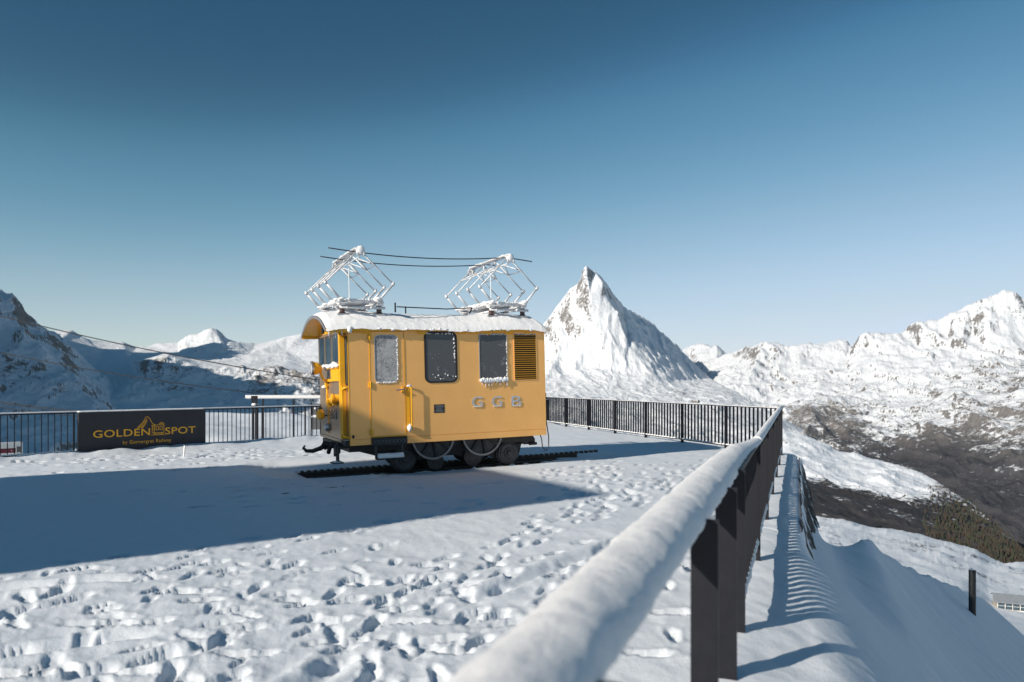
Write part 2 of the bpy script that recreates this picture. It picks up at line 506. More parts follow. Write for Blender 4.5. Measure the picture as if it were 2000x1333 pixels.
# ------------------------------------------------------------------ far terrain
def sheet(name, pts, px0, px1, nc, D0, D1, nr, amp, lam, mat, rock_slope=(0.52, 0.80), veg_fn=None,
          sky=(), back=28, amp2=0.25, rid=1.0, seed=0.0, snow_gain=1.0, rough_at=None, an=2.6, sm=2, bias=0.0):
    pts = list(pts)
    for p in sky:
        pts.append(p)
        pts.append((p[0], p[1] + back, p[2] * 1.14, p[3]))
        pts.append((p[0], p[1] + back * 3, p[2] * 1.4, p[3]))
    A = np.array(pts, dtype=float)
    q0, q1 = 1.0 / D0, 1.0 / D1
    K = (px1 - px0) * 0.9
    bx = A[:, 0]; by = (1.0 / A[:, 2] - q1) / (q0 - q1) * K
    vs, es, fs, ov, oe, of = delaunay_2d_cdt([Vector((x, y)) for x, y in zip(bx, by)], [], [], 0, 1e-4)
    src = [o[0] for o in ov]
    gx = np.linspace(px0, px1, nc); gq = np.linspace(K, 0, nr)
    GX, GY = np.meshgrid(gx, gq)
    PY = np.full(GX.shape, np.nan); SN = np.full(GX.shape, np.nan)
    dx = gx[1] - gx[0]; dy = gq[0] - gq[1]
    for f in fs:
        (ax, ay), (bx_, by_), (cx, cy) = [(vs[i].x, vs[i].y) for i in f]
        det = (by_ - cy) * (ax - cx) + (cx - bx_) * (ay - cy)
        if abs(det) < 1e-9: continue
        c0 = max(0, int(math.floor((min(ax, bx_, cx) - px0) / dx))); c1 = min(nc, int(math.ceil((max(ax, bx_, cx) - px0) / dx)) + 1)
        r0 = max(0, int(math.floor((K - max(ay, by_, cy)) / dy))); r1 = min(nr, int(math.ceil((K - min(ay, by_, cy)) / dy)) + 1)
        if c1 <= c0 or r1 <= r0: continue
        x = GX[r0:r1, c0:c1]; y = GY[r0:r1, c0:c1]
        l1 = ((by_ - cy) * (x - cx) + (cx - bx_) * (y - cy)) / det
        l2 = ((cy - ay) * (x - cx) + (ax - cx) * (y - cy)) / det
        l3 = 1 - l1 - l2
        ok = (l1 >= -1e-6) & (l2 >= -1e-6) & (l3 >= -1e-6)
        i1, i2, i3 = (src[i] for i in f)
        PY[r0:r1, c0:c1] = np.where(ok, l1 * A[i1, 1] + l2 * A[i2, 1] + l3 * A[i3, 1], PY[r0:r1, c0:c1])
        SN[r0:r1, c0:c1] = np.where(ok, l1 * A[i1, 3] + l2 * A[i2, 3] + l3 * A[i3, 3], SN[r0:r1, c0:c1])
    bad = np.isnan(PY)
    if bad.any():
        bi = np.argwhere(bad)
        gxb = GX[bad]; gyb = GY[bad]
        best = np.argmin((gxb[:, None] - A[None, :, 0]) ** 2 + (gyb[:, None] - by[None, :]) ** 2, axis=1)
        PY[bad] = A[best, 1]; SN[bad] = A[best, 3]
    D = 1.0 / (q1 + GY / K * (q0 - q1))
    X = (GX - 1000) / F * D
    Z = CAMZ - (PY - HOR) / F * D
    # soften the facets a little, keep the ridges
    for _ in range(sm):
        Zs = Z.copy()
        Zs[1:-1, 1:-1] = (Z[1:-1, 1:-1] * 4 + Z[:-2, 1:-1] + Z[2:, 1:-1] + Z[1:-1, :-2] + Z[1:-1, 2:]) / 8
        Z = Zs
    wx = fbm(X / lam * 0.6 + seed, D / lam * 0.6, 3); wy = fbm(X / lam * 0.6 - 7, D / lam * 0.6 + seed, 3)
    n1 = ridged(X / lam + 0.55 * wx + seed, D / (lam * an) + 0.4 * wy - seed, 6, 0.52) - 0.45
    n2 = fbm(X / lam * 3.1 + seed, D / (lam * 1.5) * 3.1, 5)
    a = amp
    if rough_at is not None: a = amp * rough_at(GX, PY, D)
    Z = Z + a * (rid * n1 + amp2 * n2)
    # slope
    P = np.stack([X, D, Z], -1)
    du = np.gradient(P, axis=1); dv = np.gradient(P, axis=0)
    N = np.cross(dv, du); N /= np.linalg.norm(N, axis=-1, keepdims=True) + 1e-9
    nz = np.abs(N[..., 2])
    patch = fbm(X / lam * 1.5 + 5 + seed + wx, D / (lam * 1.6) * 1.3 - 3 + wy, 6, 0.6)
    sn = sstep(rock_slope[0], rock_slope[1], nz + 0.22 * patch)
    big = fbm(X / lam * 0.45 + 2 * seed, D / lam * 0.3, 4)
    snow = np.clip(SN * 1.0 + bias + (sn - 0.5) * 0.75 * snow_gain + patch * 0.16 + big * 0.22, -0.6, 1.5)
    veg = np.zeros_like(snow) if veg_fn is None else veg_fn(GX, PY, D, Z)
    V = P.reshape(-1, 3)
    o = np_mesh(name, V, grid_quads(nr, nc)[:, ::-1], mat, {'snow': snow, 'veg': veg})
    tag(o, kind='structure')
    return o, (GX, PY, P)

# --- the pyramid
hoernli = [(1178,554,9700,.9),(1181,575,9650,.9),(1199,602,9550,.9),(1208,614,9480,.9),(1211,632,9400,.9),(1220,656,9300,.9),(1229,677,9200,.9),(1241,686,9080,.9),(1256,710,8930,.9),(1274,728,8780,.8),(1289,742,8650,.6)]
mat_sky = [(1144,514,9800,.85),(1149.5,519,9830,.8),(1161,529,9950,.85),(1174,539,10050,.9),(1185,553,10150,.95),(1197,573,10200,.95),(1203,592,10150,.95),(1216,596,10700,.95),(1230,606,11200,.95),(1254,619,12200,.95),(1278,635,13000,.95),(1298,654,13400,.95),(1314,673,13400,.95),(1342,698,13000,.95),(1370,725,12000,.95),(1388,740,11000,.9),(1415,755,9700,.8),(1436,764,9000,.6),(1460,779,8500,.6),(1484,791,8000,.6),
           (1136,527,9820,.75),(1133,545,9830,.7),(1127,555,9860,.8),(1112,564.5,9900,.85),(1100,579.5,9950,.8),(1085,599,10000,.7),(1070,623,10050,.65),(1050,650,10100,.75),(1020,680,10150,.8),(970,705,10200,.9)]
mat_in = [(1148,545,9700,.72),(1152,575,9560,.95),(1140,600,9520,1.1),(1170,610,9450,1.1),(1120,620,9600,1.05),(1095,630,9750,.78),(1150,640,9330,1.1),(1190,650,9260,1.0),(1110,660,9500,.85),(1075,665,9700,.75),
          (1130,680,9200,.95),(1180,690,9050,.9),(1220,705,8930,.9),(1090,700,9200,.85),(1050,710,9400,.9),(1150,715,8950,.85),(1200,725,8800,.75),(1240,735,8680,.75),(1100,730,8850,.9),
          (1060,745,8500,.8),(1120,752,8350,.5),(1200,755,8300,.45),(1260,752,8400,.5),(1300,757,8350,.4),(1350,765,8250,.4),(1400,770,8150,.35),(1430,775,8000,.35),
          (1060,762,8000,.9),(1150,768,7850,.8),(1250,772,7800,.7),(1350,780,7700,.6),(1430,790,7500,.6),(1480,803,7300,.6),(980,770,8000,.9),(1530,820,7300,.6),
          (1310,745,8900,.8),(1350,752,8900,.7),(1385,757,8800,.6),
          (1060,800,6900,.8),(1250,805,6900,.8),(1480,830,6700,.7),(1530,845,6700,.6)]
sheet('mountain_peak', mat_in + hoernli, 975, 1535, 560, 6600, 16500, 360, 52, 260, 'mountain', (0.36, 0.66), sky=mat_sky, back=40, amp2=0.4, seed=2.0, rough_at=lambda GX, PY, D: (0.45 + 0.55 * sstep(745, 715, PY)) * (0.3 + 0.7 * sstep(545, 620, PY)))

# --- range on the right
rs = [(1270,664,17000),(1310,664,16500),(1350,670,16000),(1400,677,14500),(1452,681,12500),(1469,676,11600),(1493,667,11400),(1531,675,11300),(1560,673,11200),(1593,673,11200),(1624,668,11100),(1655,668,11000),(1662,676,10900),(1669,671,10800),(1680,656,10700),(1693,648,10600),(1731,650,10500),(1766,643.5,10500),(1790,630,10400),(1814,622,10400),(1831,623,10300),(1860,611,10300),(1890,597,10300),(1915,586,10200),(1938,574.5,10200),(1961,563,10200),(1983,574.5,10100),(2000,583,10100),(2050,600,10000),(2120,612,9900)]
rs = [(a, b, c, .85) for a, b, c in rs]
rp = [(1330,685,15500,1.2),(1400,700,13500,1.2),(1440,712,11500,1.1),(1380,720,13000,1.1),(1340,740,14000,1.1),(1480,700,10800,.5),(1510,735,10200,.5),(1460,745,9700,.8),(1540,755,9600,.6),(1420,765,9200,.8),(1500,785,8800,.8),
      (1520,700,10700,.6),(1560,740,9800,.7),(1600,715,10100,.75),(1650,715,10000,.65),(1700,695,9800,.85),(1750,688,9700,.9),(1800,680,9700,.85),(1850,660,9800,.75),(1900,640,9800,.8),(1960,620,9700,.85),(2000,640,9500,.8),(2120,660,9200,.7),
      (1930,690,9000,.75),(2000,700,8800,.6),(1870,705,8900,.8),(1800,725,8700,.85),(1740,730,8900,.9),(1680,740,9100,.75),(2120,720,8500,.6),
      (1540,790,8300,.8),(1600,765,8800,.7),(1650,780,8300,.6),(1700,785,8100,.5),(1760,775,8000,.6),(1820,765,7900,.6),(1880,750,7900,.55),(1950,735,7800,.45),(2000,740,7500,.35),(2120,760,7200,.35),
      (1530,805,7600,.5),(1545,795,7300,.45),(1560,806,7000,.1),(1600,808,6900,.05),(1650,818,6900,.15),(1700,822,6900,.5),(1750,815,6900,.5),(1800,808,6900,.4),(1850,795,6900,.45),(1900,785,6800,.4),(1950,790,6600,.3),(2000,790,6400,.4),(2120,790,6200,.3),
      (1620,845,6400,.05),(1680,855,6300,.08),(1750,855,6300,.15),(1800,850,6200,.15),(1840,840,6150,.1),(1880,835,6100,.05),(1930,825,6000,.15),(1980,815,5900,.35),(2120,815,5700,.2),
      (1560,860,5900,.2),(1640,878,5500,.1),(1700,890,5500,.05),(1760,900,5300,-.1),(1820,885,5500,-.05),(1870,885,5400,-.1),(1920,880,5300,.1),(1960,860,5400,.35),(2000,850,5300,.3),(2120,850,5100,.1),
      (1700,915,4900,-.3),(1800,930,4700,-.3),(1880,930,4700,-.2),(1950,920,4700,-.05),(2000,910,4700,.1),(2120,900,4500,0),(1850,965,4200,-.4),(1950,990,4000,-.3),(2000,1000,3900,-.3),(2120,1040,3700,-.3),
      (1560,900,4600,.2),(1700,960,3900,-.3),(1850,1020,3600,-.4),(2000,1070,3400,-.4),(2120,1100,3300,-.4),(1480,840,6800,.8),(1270,900,9500,.8),(1350,880,8000,.8),(1420,850,7600,.8),(1270,960,4500,.8),(1450,960,4500,.8)]
def veg_r(GX, PY, D, Z):
    v = sstep(-250, -560, Z + 60 * fbm(GX / 40, PY / 25, 4))
    return v * sstep(1560, 1640, GX + 0.0 * D)
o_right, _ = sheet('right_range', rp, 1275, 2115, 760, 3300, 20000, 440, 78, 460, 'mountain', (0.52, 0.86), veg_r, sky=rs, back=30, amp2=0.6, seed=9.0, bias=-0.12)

# --- glacier and peaks on the left
ls = [(-160,540,5200,.6),(-60,552,5300,.6),(0,565,5400,.55),(22,574,5450,.55),(42,595,5500,.5),(51,609,5520,.45),(74,627,5560,.45),(96,643,5600,.5),(106,646,7900,1),(128,643.5,8000,1),(141,644,8000,1.1),(160,656,8000,1.1),(170,662,8000,1.2),(205,667,8100,1.2),(240,667,8200,.9),(266,678,8300,.9),(288,676.5,8400,1.1),(307,670,8500,1.1),(349,668.5,8500,1.0),(362,657,8300,.7),(394,649,8250,.8),(410,641,8200,.8),(422,643,8200,.7),(448,660.5,8300,.8),(461,666,8400,1.1),(499,671,8600,1.2),(525,667,8700,1.2),(560,656,8800,1.2),(592,650,8800,1.2),(627,659,8800,1.2),(700,668,9000,1.2),(850,690,9200,1.2),(960,720,9500,1.2),(1055,790,9500,1.2)]
lp = [(-160,600,4900,.4),(0,610,5150,.4),(40,640,5050,.4),(70,670,4950,.8),(100,665,5300,.4),(120,690,5000,.4),(0,660,4900,.85),(40,690,4750,.5),(0,720,4550,.35),(70,725,4600,.3),(110,740,4500,.4),(140,725,4750,.5),(160,755,4450,.35),(185,790,4250,.35),(100,780,4250,.7),(0,775,4250,.8),(-160,720,4400,.5),(40,805,4050,.45),(200,808,4150,.5),
      (115,668,7100,1.3),(150,700,6700,1.3),(180,725,6300,1.3),(230,760,5700,1.3),(215,785,5100,1.3),(200,690,7300,1.3),(250,705,6900,1.3),(270,740,6200,1.3),(330,785,5300,1.2),(450,797,5000,1.2),
      (349,692,7600,.9),(385,680,7700,.6),(415,675,7700,.65),(440,685,7600,.7),(400,700,7300,.6),(461,700,7300,.8),(490,690,7700,1.2),(560,685,8000,1.2),(545,672,8300,.5),
      (292,702,6250,.2),(312,694,6280,.2),(330,692,6280,.5),(360,706,6220,.4),(395,713,6200,.45),(430,716,6200,.45),(490,719,6180,.25),(540,720,6100,.15),(580,729,6000,.15),(627,740,5900,.2),(760,745,5900,.4),(960,780,5900,.5),(1055,840,5900,.5),
      (320,690,6700,1.2),(380,706,6600,1.2),(430,710,6600,1.2),(490,712,6600,1.2),(560,714,6600,1.2),(627,725,6500,1.2),(960,765,6700,1.2),(1055,830,6700,1.2),
      (285,735,5800,.2),(320,750,5650,.15),(370,765,5550,.3),(420,775,5500,.5),(455,770,5480,.4),(500,760,5500,.15),(550,765,5400,.12),(600,775,5280,.15),(640,785,5200,.4),(960,815,5200,.6),(1055,850,5200,.6),
      (-160,840,3800,.5),(0,850,3700,.7),(120,850,3700,.8),(250,830,4300,1.0),(400,835,4200,.9),(520,835,4200,.9),(640,835,4200,.9),(1055,880,4200,.9),
      (-160,930,2700,.8),(150,930,2700,.8),(400,920,2700,.8),(640,920,2700,.8),(1055,930,2700,.8)]
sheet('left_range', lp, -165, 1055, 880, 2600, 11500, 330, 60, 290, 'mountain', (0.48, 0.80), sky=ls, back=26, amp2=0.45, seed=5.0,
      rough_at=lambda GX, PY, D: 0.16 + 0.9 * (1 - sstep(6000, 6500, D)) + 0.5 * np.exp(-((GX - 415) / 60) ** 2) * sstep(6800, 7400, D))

# --- slope below the pyramid, seen through the far fence
vs_ = [(1040,772,7300,.9),(1065,772,7250,.9),(1150,774,7150,.9),(1250,778,7050,.9),(1330,783,6950,.8),(1400,785,6800,.8),(1440,788,6700,.6),(1484,797,6400,.6),(1535,818,6000,.6),(1570,840,5700,.6)]
vp = [(1040,800,5800,.6),(1120,805,5600,.55),(1200,810,5300,.6),(1300,815,5000,.55),(1380,825,4700,.6),(1450,840,4400,.6),(1510,855,4100,.6),(1570,880,3800,.6),(1040,835,4500,.6),(1200,840,4200,.6),(1350,855,3900,.6),(1450,880,3500,.7),(1570,920,3100,.7),(1040,890,3200,.8),(1300,910,2900,.8),(1570,960,2600,.8)]
sheet('valley_slope', vp, 1038, 1572, 400, 2500, 8600, 200, 45, 380, 'mountain', (0.60, 0.86), sky=vs_, back=20, amp2=0.5, seed=13.0)

# --- snowy shoulder in the middle distance on the right
ms_ = [(1495,850,3300),(1530,834,3200),(1560,846,3100),(1600,862,3000),(1640,879,2900),(1700,893,2800),(1740,905,2700),(1790,920,2500),(1850,950,2300),(1900,988,2100),(1950,1030,1900),(2000,1075,1700),(2120,1160,1450)]
ms_ = [(a, b, c, .95) for a, b, c in ms_[:8]] + [(a, b, c, .1) for a, b, c in ms_[8:]]
mp_ = [(1495,875,2800,.8),(1540,868,2750,.7),(1600,890,2600,.9),(1660,910,2450,.95),(1720,925,2350,.9),(1780,945,2200,.8),(1830,968,2050,.35),(1495,900,2500,.8),(1550,900,2400,.85),(1600,925,2250,.85),(1660,945,2150,.6),(1720,960,2050,.5),(1780,975,1950,.4),(1850,1000,1850,-.2),
       (1480,910,2200,.7),(1550,932,2100,.1),(1600,950,2000,-.1),(1660,968,1900,-.15),(1720,982,1850,-.15),(1800,1000,1800,-.2),(1880,1030,1700,-.3),(1950,1065,1550,-.3),
       (1480,1000,1500,-.2),(1580,1010,1450,-.2),(1700,1030,1450,-.2),(1850,1065,1350,-.3),(2000,1110,1250,-.3),(2120,1180,1200,-.3),(1480,1060,1100,0),(2120,1240,1000,0)]
o_mid, MID = sheet('middle_shoulder', mp_, 1495, 2118, 560, 1050, 3900, 260, 20, 190, 'midslope', (0.70, 0.93),
              lambda GX, PY, D, Z: np.full(GX.shape, 1.0) * sstep(2450, 1950, D + 150 * fbm(GX / 60, D / 200, 4)), sky=ms_, back=35, amp2=0.5, seed=21.0, snow_gain=0.8)

# --- plateau with the hut
ps_ = [(1470,985,900),(1590,989,900),(1640,997,880),(1700,1010,860),(1760,1015,830),(1830,1036,790),(1900,1056,750),(2000,1086,700),(2120,1122,650)]
ps_ = [(a, b, c, .9) for a, b, c in ps_]
pp_ = [(1470,1030,600,.8),(1600,1024,600,.7),(1700,1042,560,.8),(1780,1062,520,.55),(1850,1080,490,.65),(1920,1100,460,.8),(2000,1122,440,.65),(2120,1155,420,.75),
       (1470,1100,330,.95),(1600,1095,340,1.0),(1700,1110,340,1.0),(1800,1132,335,.9),(1870,1150,330,.85),(1940,1195,325,1.1),(2000,1204,325,1.1),(2120,1230,320,1.1),
       (1470,1180,190,1.1),(1700,1190,190,1.1),(1850,1220,190,1.1),(2000,1290,180,1.1),(2120,1340,170,1.1),(1470,1333,85,1.1),(1800,1350,85,1.1),(2120,1480,85,1.1)]
o_plat, PLAT = sheet('snow_plateau', pp_, 1470, 2118, 460, 75, 1150, 260, 4.0, 60, 'nearslope', (0.80, 0.97), sky=ps_, back=25, amp2=0.5, seed=31.0, snow_gain=0.6, sm=60,
                     rough_at=lambda GX, PY, D: 0.12 + 0.9 * sstep(250, 480, D))

# --- the high wall left of the picture that keeps the glacier in shade
def breithorn():
    n, m = 170, 190
    x = np.linspace(-10500, -2400, m); y = np.linspace(1000, 8200, n)
    X, Y = np.meshgrid(x, y)
    Z = np.full(X.shape, -900.0)
    for line, k in (([(-4150, 5450, 850), (-4750, 5650, 1550), (-6000, 5300, 2250), (-8000, 4200, 2350), (-10000, 3000, 1900)], 1.25),
                    ([(-4150, 5450, 850), (-4050, 4500, 1250), (-3750, 3300, 1350), (-3400, 2200, 1000)], 1.6)):
        for (ax, ay, az), (bx, by, bz) in zip(line[:-1], line[1:]):
            t = np.clip(((X - ax) * (bx - ax) + (Y - ay) * (by - ay)) / ((bx - ax) ** 2 + (by - ay) ** 2), 0, 1)
            d = np.hypot(X - ax - t * (bx - ax), Y - ay - t * (by - ay))
            Z = np.maximum(Z, az + t * (bz - az) - k * d)
    Z = Z + 150 * (ridged(X / 600, Y / 600, 5) - 0.45)
    px = X / Y * F + 1000
    Z = np.where(px > -150, np.minimum(Z, -300 - (px + 150) * 6), Z)
    P = np.stack([X, Y, Z], -1)
    sn = np.clip(0.6 + 0.5 * fbm(X / 400, Y / 400, 4), 0, 1.4)
    o = np_mesh('left_mountain_wall', P.reshape(-1, 3), grid_quads(n, m), 'mountain', {'snow': sn, 'veg': np.zeros_like(sn)})
    tag(o, kind='structure')
breithorn()

# --- country all round, out to the horizon
def far_land():
    nr, nc = 60, 120
    r = np.geomspace(900, 60000, nr); a = np.linspace(0, 2 * np.pi, nc)
    Rr, Aa = np.meshgrid(r, a, indexing='ij')
    X = Rr * np.cos(Aa); Y = Rr * np.sin(Aa)
    behind = sstep(0.1, -0.4, np.sin(Aa))
    Z = -900 + behind * (350 + 900 * sstep(1500, 9000, Rr) * ridged(X / 5000, Y / 5000, 5)) - Rr * 0.001
    P = np.stack([X, Y, Z], -1)
    sn = np.full(X.shape, 0.9)
    o = np_mesh('far_ground', P.reshape(-1, 3), grid_quads(nr, nc), 'mountain', {'snow': sn, 'veg': np.zeros_like(sn)})
    tag(o, kind='structure')
far_land()

# ------------------------------------------------------------------ loco frame
TH = R(25.0); TILT = R(1.4)
LX0, LD0 = -0.2096 * 13.9, 13.9
cT, sT = math.cos(TH), math.sin(TH)
def loco_uv(X, Y):
    dx = X - LX0; dy = Y - LD0
    return dx * cT + dy * sT, -dx * sT + dy * cT
def loco_w(u, v, z=0.0):
    return Vector((LX0 + u * cT - v * sT, LD0 + u * sT + v * cT, z + u * math.tan(TILT)))

# railing lines (plan)
RA, RDIR = np.array((0.82, 3.27)), np.array((0.3490, 0.9371))
CORNER = np.array((6.0, 17.2))
FDIR = np.array((-0.319, 0.948))
LA, LDIR = np.array((-10.1, 17.7)), np.array((0.6607, 0.7507))

def plaza_z(X, Y, fine=True):
    s = (X - RA[0]) * RDIR[1] - (Y - RA[1]) * RDIR[0]            # outside the right railing
    sf = (X - CORNER[0]) * 0.948 + (Y - CORNER[1]) * 0.319       # outside the far fence
    sl = (X - LA[0]) * -LDIR[1] + (Y - LA[1]) * LDIR[0]          # outside the left fence
    z = 0.035 * fbm(X / 2.6, Y / 2.6, 4) + 0.05 * fbm(X / 7 + 3, Y / 7, 3)
    if fine:
        z = z + 0.012 * fbm(X / 0.45 + 9, Y / 0.45, 4) + 0.006 * fbm(X * 7 + Y * 2, Y * 2.2 - X, 3)
    # right side: ledge, then a drift falling away; past the rock wall a vertical step
    wall = sstep(7.3, 9.0, Y)
    ledge = 0.32 + 0.22 * sstep(8, 3.5, Y)
    x = np.maximum(s - ledge, 0)
    drift = 1.38 * x * x / (x + 0.5) - 0.43 * (np.sqrt((x - 2) ** 2 + 0.3) + (x - 2)) / 2 * sstep(0, 1.5, x)
    step = wall * (0.30 + 0.07 * np.clip(Y - 9, 0, 9)) * sstep(0.0, 0.2, s - 0.36) * sstep(1.7, 0.8, s)
    drift = drift + 0.9 * np.maximum(Y - (10.0 + 2.8 * s), 0) * sstep(0.55, 1.6, s)
    z = z - drift - step * sstep(19, 16.5, Y) - 0.05 * sstep(0, .5, s)
    z = z + 0.10 * sstep(0.4, 2.0, s) * fbm(X / 1.7 + Y * 0.35, Y / 3.1 - X * 0.2, 4)
    # far fence edge
    x = np.maximum(sf - 0.25 - 16 * sstep(0.6, 4.0, s), 0)
    z = z - 1.3 * x * x / (x + 0.5)
    # left fence edge: drops away on the far left, a knoll further right
    x = np.maximum(sl - 0.3, 0)
    ratio = X / np.maximum(Y, 0.1)
    kn = sstep(-0.52, -0.42, ratio)
    z = z - x * 0.9 * (1 - kn) - kn * sstep(0, 3, x) * (0.45 - 0.45 * sstep(4, 20, x) + 0.28 * fbm(X / 5, Y / 5, 5))
    z = z - 12 * sstep(41, 47, Y)
    # drift along the foot of the sign and the left fence
    z = z + 0.10 * np.exp(-((sl + 0.25) / 0.3) ** 2) * (1 + 1.1 * fbm(X * 1.1, Y * 1.1, 3))
    # track trough
    u, v = loco_uv(X, Y)
    near = sstep(1.1, 0.2, np.hypot(np.maximum(0, np.abs(v - 1.12) - 0.9), np.maximum(0, np.abs(u - 1.9) - 2.6)))
    z = z * (1 - 0.85 * near) + near * (-0.115 + u.clip(-1.5, 6) * 0.0244)
    tr = sstep(0.34, 0.42, v + 0.05 * fbm(u * 2, v * 0 + 1, 3)) * sstep(1.98, 1.86, v) * sstep(-0.72, -0.6, u) * sstep(4.75, 4.45, u + 0.3 * fbm(X * 2, Y * 2, 3))
    z = z - 0.16 * tr
    bank = np.exp(-((v - 0.12) / 0.14) ** 2) * sstep(-1.2, -0.3, u) * sstep(5.4, 4.2, u)
    z = z + 0.012 * bank * (1 + 2 * fbm(X * 1.5, Y * 1.5, 3))
    mound = np.exp(-((u + 1.25) / 0.5) ** 2 - ((v - 0.9) / 0.7) ** 2)
    z = z + 0.10 * mound
    # low step where a sleeper end lies under the snow
    z = z + 0.05 * sstep(-1.02, -1.1, v) * 0 + 0.06 * sstep(-0.62, -0.56, v) * sstep(-1.9, -1.6, u) * sstep(1.4, 0.2, u) * sstep(1.0, -0.2, v)
    return z

def plaza():
    nr, nc = 600, 640
    Yr = np.geomspace(0.85, 47, nr)
    ur = np.linspace(-0.98, 0.80, nc)
    U, Y = np.meshgrid(ur, Yr)
    X = U * Y
    Z = plaza_z(X, Y)
    prints = []
    def trail(x, y, ang, n, depth=0.055, stride=0.62):
        side = 1
        for k in range(n):
            ang += random.gauss(0, 0.09)
            x += math.cos(ang) * stride * random.uniform(0.85, 1.15); y += math.sin(ang) * stride * random.uniform(0.85, 1.15)
            side = -side
            prints.append((x - math.sin(ang) * 0.11 * side, y + math.cos(ang) * 0.11 * side, ang + random.gauss(0, 0.2), depth * random.uniform(0.5, 1.3), random.uniform(0.8, 1.1)))
    # along the railing towards the far corner, and crossing from the left
    for k in range(9):
        trail(random.uniform(-1.8, 0.2), random.uniform(3.5, 6), R(random.uniform(54, 64)), 22, 0.05)
    for k in range(8):
        trail(random.uniform(-0.5, 1.4), random.uniform(7.5, 10), R(random.uniform(52, 68)), 13, 0.055)
    for k in range(13):
        trail(random.uniform(-4.8, -3.0), random.uniform(3.6, 5.6), R(random.choice((12, 22, 60)) + random.gauss(0, 6)), random.randint(6, 11), 0.05)
    for k in range(8):
        trail(random.uniform(-2.4, -0.6), random.uniform(3.0, 4.2), R(random.choice((70, 118)) + random.gauss(0, 8)), random.randint(5, 8), 0.05)
    for k in range(16):
        trail(random.uniform(-11, -6), random.uniform(13.5, 17), R(random.uniform(10, 60)), 9, 0.07)
    for k in range(6):
        trail(random.uniform(-7, -4), random.uniform(10, 13.5), R(random.uniform(0, 60)), 8, 0.06)
    for k in range(5):
        trail(0.6 + 0.37 * random.uniform(0, 2), random.uniform(2.6, 4.2), R(68), 9, 0.05)
    for k in range(70):
        d = random.uniform(3.4, 7.4)
        prints.append((random.uniform(-0.62, -0.05) * d, d, random.uniform(0, 6.3), random.uniform(0.012, 0.04), random.uniform(0.5, 1.1)))
    for k in range(120):
        prints.append((random.uniform(0.4, 4.0), random.uniform(10.5, 15.5), random.uniform(0.5, 1.6), random.uniform(0.03, 0.06), random.uniform(0.7, 1.1)))
    HO = np.zeros_like(Z); RI = np.zeros_like(Z); DM = np.zeros_like(Z)
    lny0 = math.log(0.85); lny1 = math.log(47)
    for (x, y, a, dep, sc) in prints:
        if y < 1.2: continue
        L = 0.145 * sc; W = 0.055 * sc; rad = 0.42 * sc; dep *= 0.8
        s = (x - RA[0]) * RDIR[1] - (y - RA[1]) * RDIR[0]
        if s > -0.25: continue
        u, v = loco_uv(x, y)
        if -0.9 < u < 4.9 and -0.5 < v < 2.4: continue
        r0 = int((math.log(max(0.86, y - rad)) - lny0) / (lny1 - lny0) * (nr - 1)); r1 = int((math.log(y + rad) - lny0) / (lny1 - lny0) * (nr - 1)) + 2
        c0 = int((min((x - rad) / (y - rad), (x - rad) / (y + rad)) + 0.98) / 1.78 * (nc - 1)); c1 = int((max((x + rad) / (y - rad), (x + rad) / (y + rad)) + 0.98) / 1.78 * (nc - 1)) + 2
        r0 = max(0, r0); c0 = max(0, c0); r1 = min(nr, r1); c1 = min(nc, c1)
        if r1 <= r0 or c1 <= c0: continue
        xx = X[r0:r1, c0:c1] - x; yy = Y[r0:r1, c0:c1] - y
        p = (xx * math.cos(a) + yy * math.sin(a)) / L; q = (-xx * math.sin(a) + yy * math.cos(a)) / W
        q = q * (1 - 0.16 * p + 0.28 * np.exp(-((p + 0.15) / 0.3) ** 2))
        rr = np.sqrt(p * p + q * q) + 0.16 * perlin(xx * 11 + x * 3, yy * 11 + y * 5)
        hole = sstep(1.15, 0.72, rr)
        rim = np.exp(-((rr - 1.45) / 0.34) ** 2) * (0.6 + 1.2 * np.abs(perlin(xx * 14 + x, yy * 14 - y)))
        HO[r0:r1, c0:c1] = np.minimum(HO[r0:r1, c0:c1], -dep * hole)
        RI[r0:r1, c0:c1] = np.maximum(RI[r0:r1, c0:c1], 0.010 * sc * rim * (dep / 0.05))
        DM[r0:r1, c0:c1] = np.maximum(DM[r0:r1, c0:c1], sstep(2.9, 1.2, rr))
    Z += np.where(HO < -0.004, HO + RI * 0.3, RI)
    crumb = fbm(X * 9, Y * 9, 3)
    Z += DM * (0.010 * np.maximum(crumb - 0.12, 0) * 3 + 0.004 * fbm(X * 22, Y * 22, 2))
    # two long furrows (dragged feet)
    for (xa, ya, xb, yb) in ((-0.35, 5.9, 1.15, 7.9), (-2.9, 4.0, -1.9, 4.8), (-3.3, 4.6, -2.4, 5.1), (-1.25, 3.9, -1.0, 4.7), (-2.2, 3.4, -1.6, 3.9), (-4.6, 5.9, -3.2, 6.4)):
        dx, dy = xb - xa, yb - ya; Lg = math.hypot(dx, dy)
        t = ((X - xa) * dx + (Y - ya) * dy) / Lg; w = (-(X - xa) * dy + (Y - ya) * dx) / Lg + 0.04 * perlin(t * 3, t * 0 + xa * 7)
        m = sstep(-0.1, 0.15, t) * sstep(Lg + 0.1, Lg - 0.15, t)
        Z += m * (-0.05 * np.exp(-(w / 0.07) ** 2) + 0.022 * np.exp(-((np.abs(w) - 0.16) / 0.06) ** 2))
    # trampled ground
    Z += 0.008 * sstep(9, 5, Y) * fbm(X * 2.2 + Y, Y * 1.1 - X * 0.4, 4)
    tramp = 0.35 * sstep(0.05, 0.45, fbm(X / 1.3 + 4, Y / 1.3, 3)) * sstep(8.5, 6.0, Y)
    Z += tramp * 0.035 * fbm(X * 3.2, Y * 3.2, 4)
    V = np.stack([X, Y, Z], -1).reshape(-1, 3)
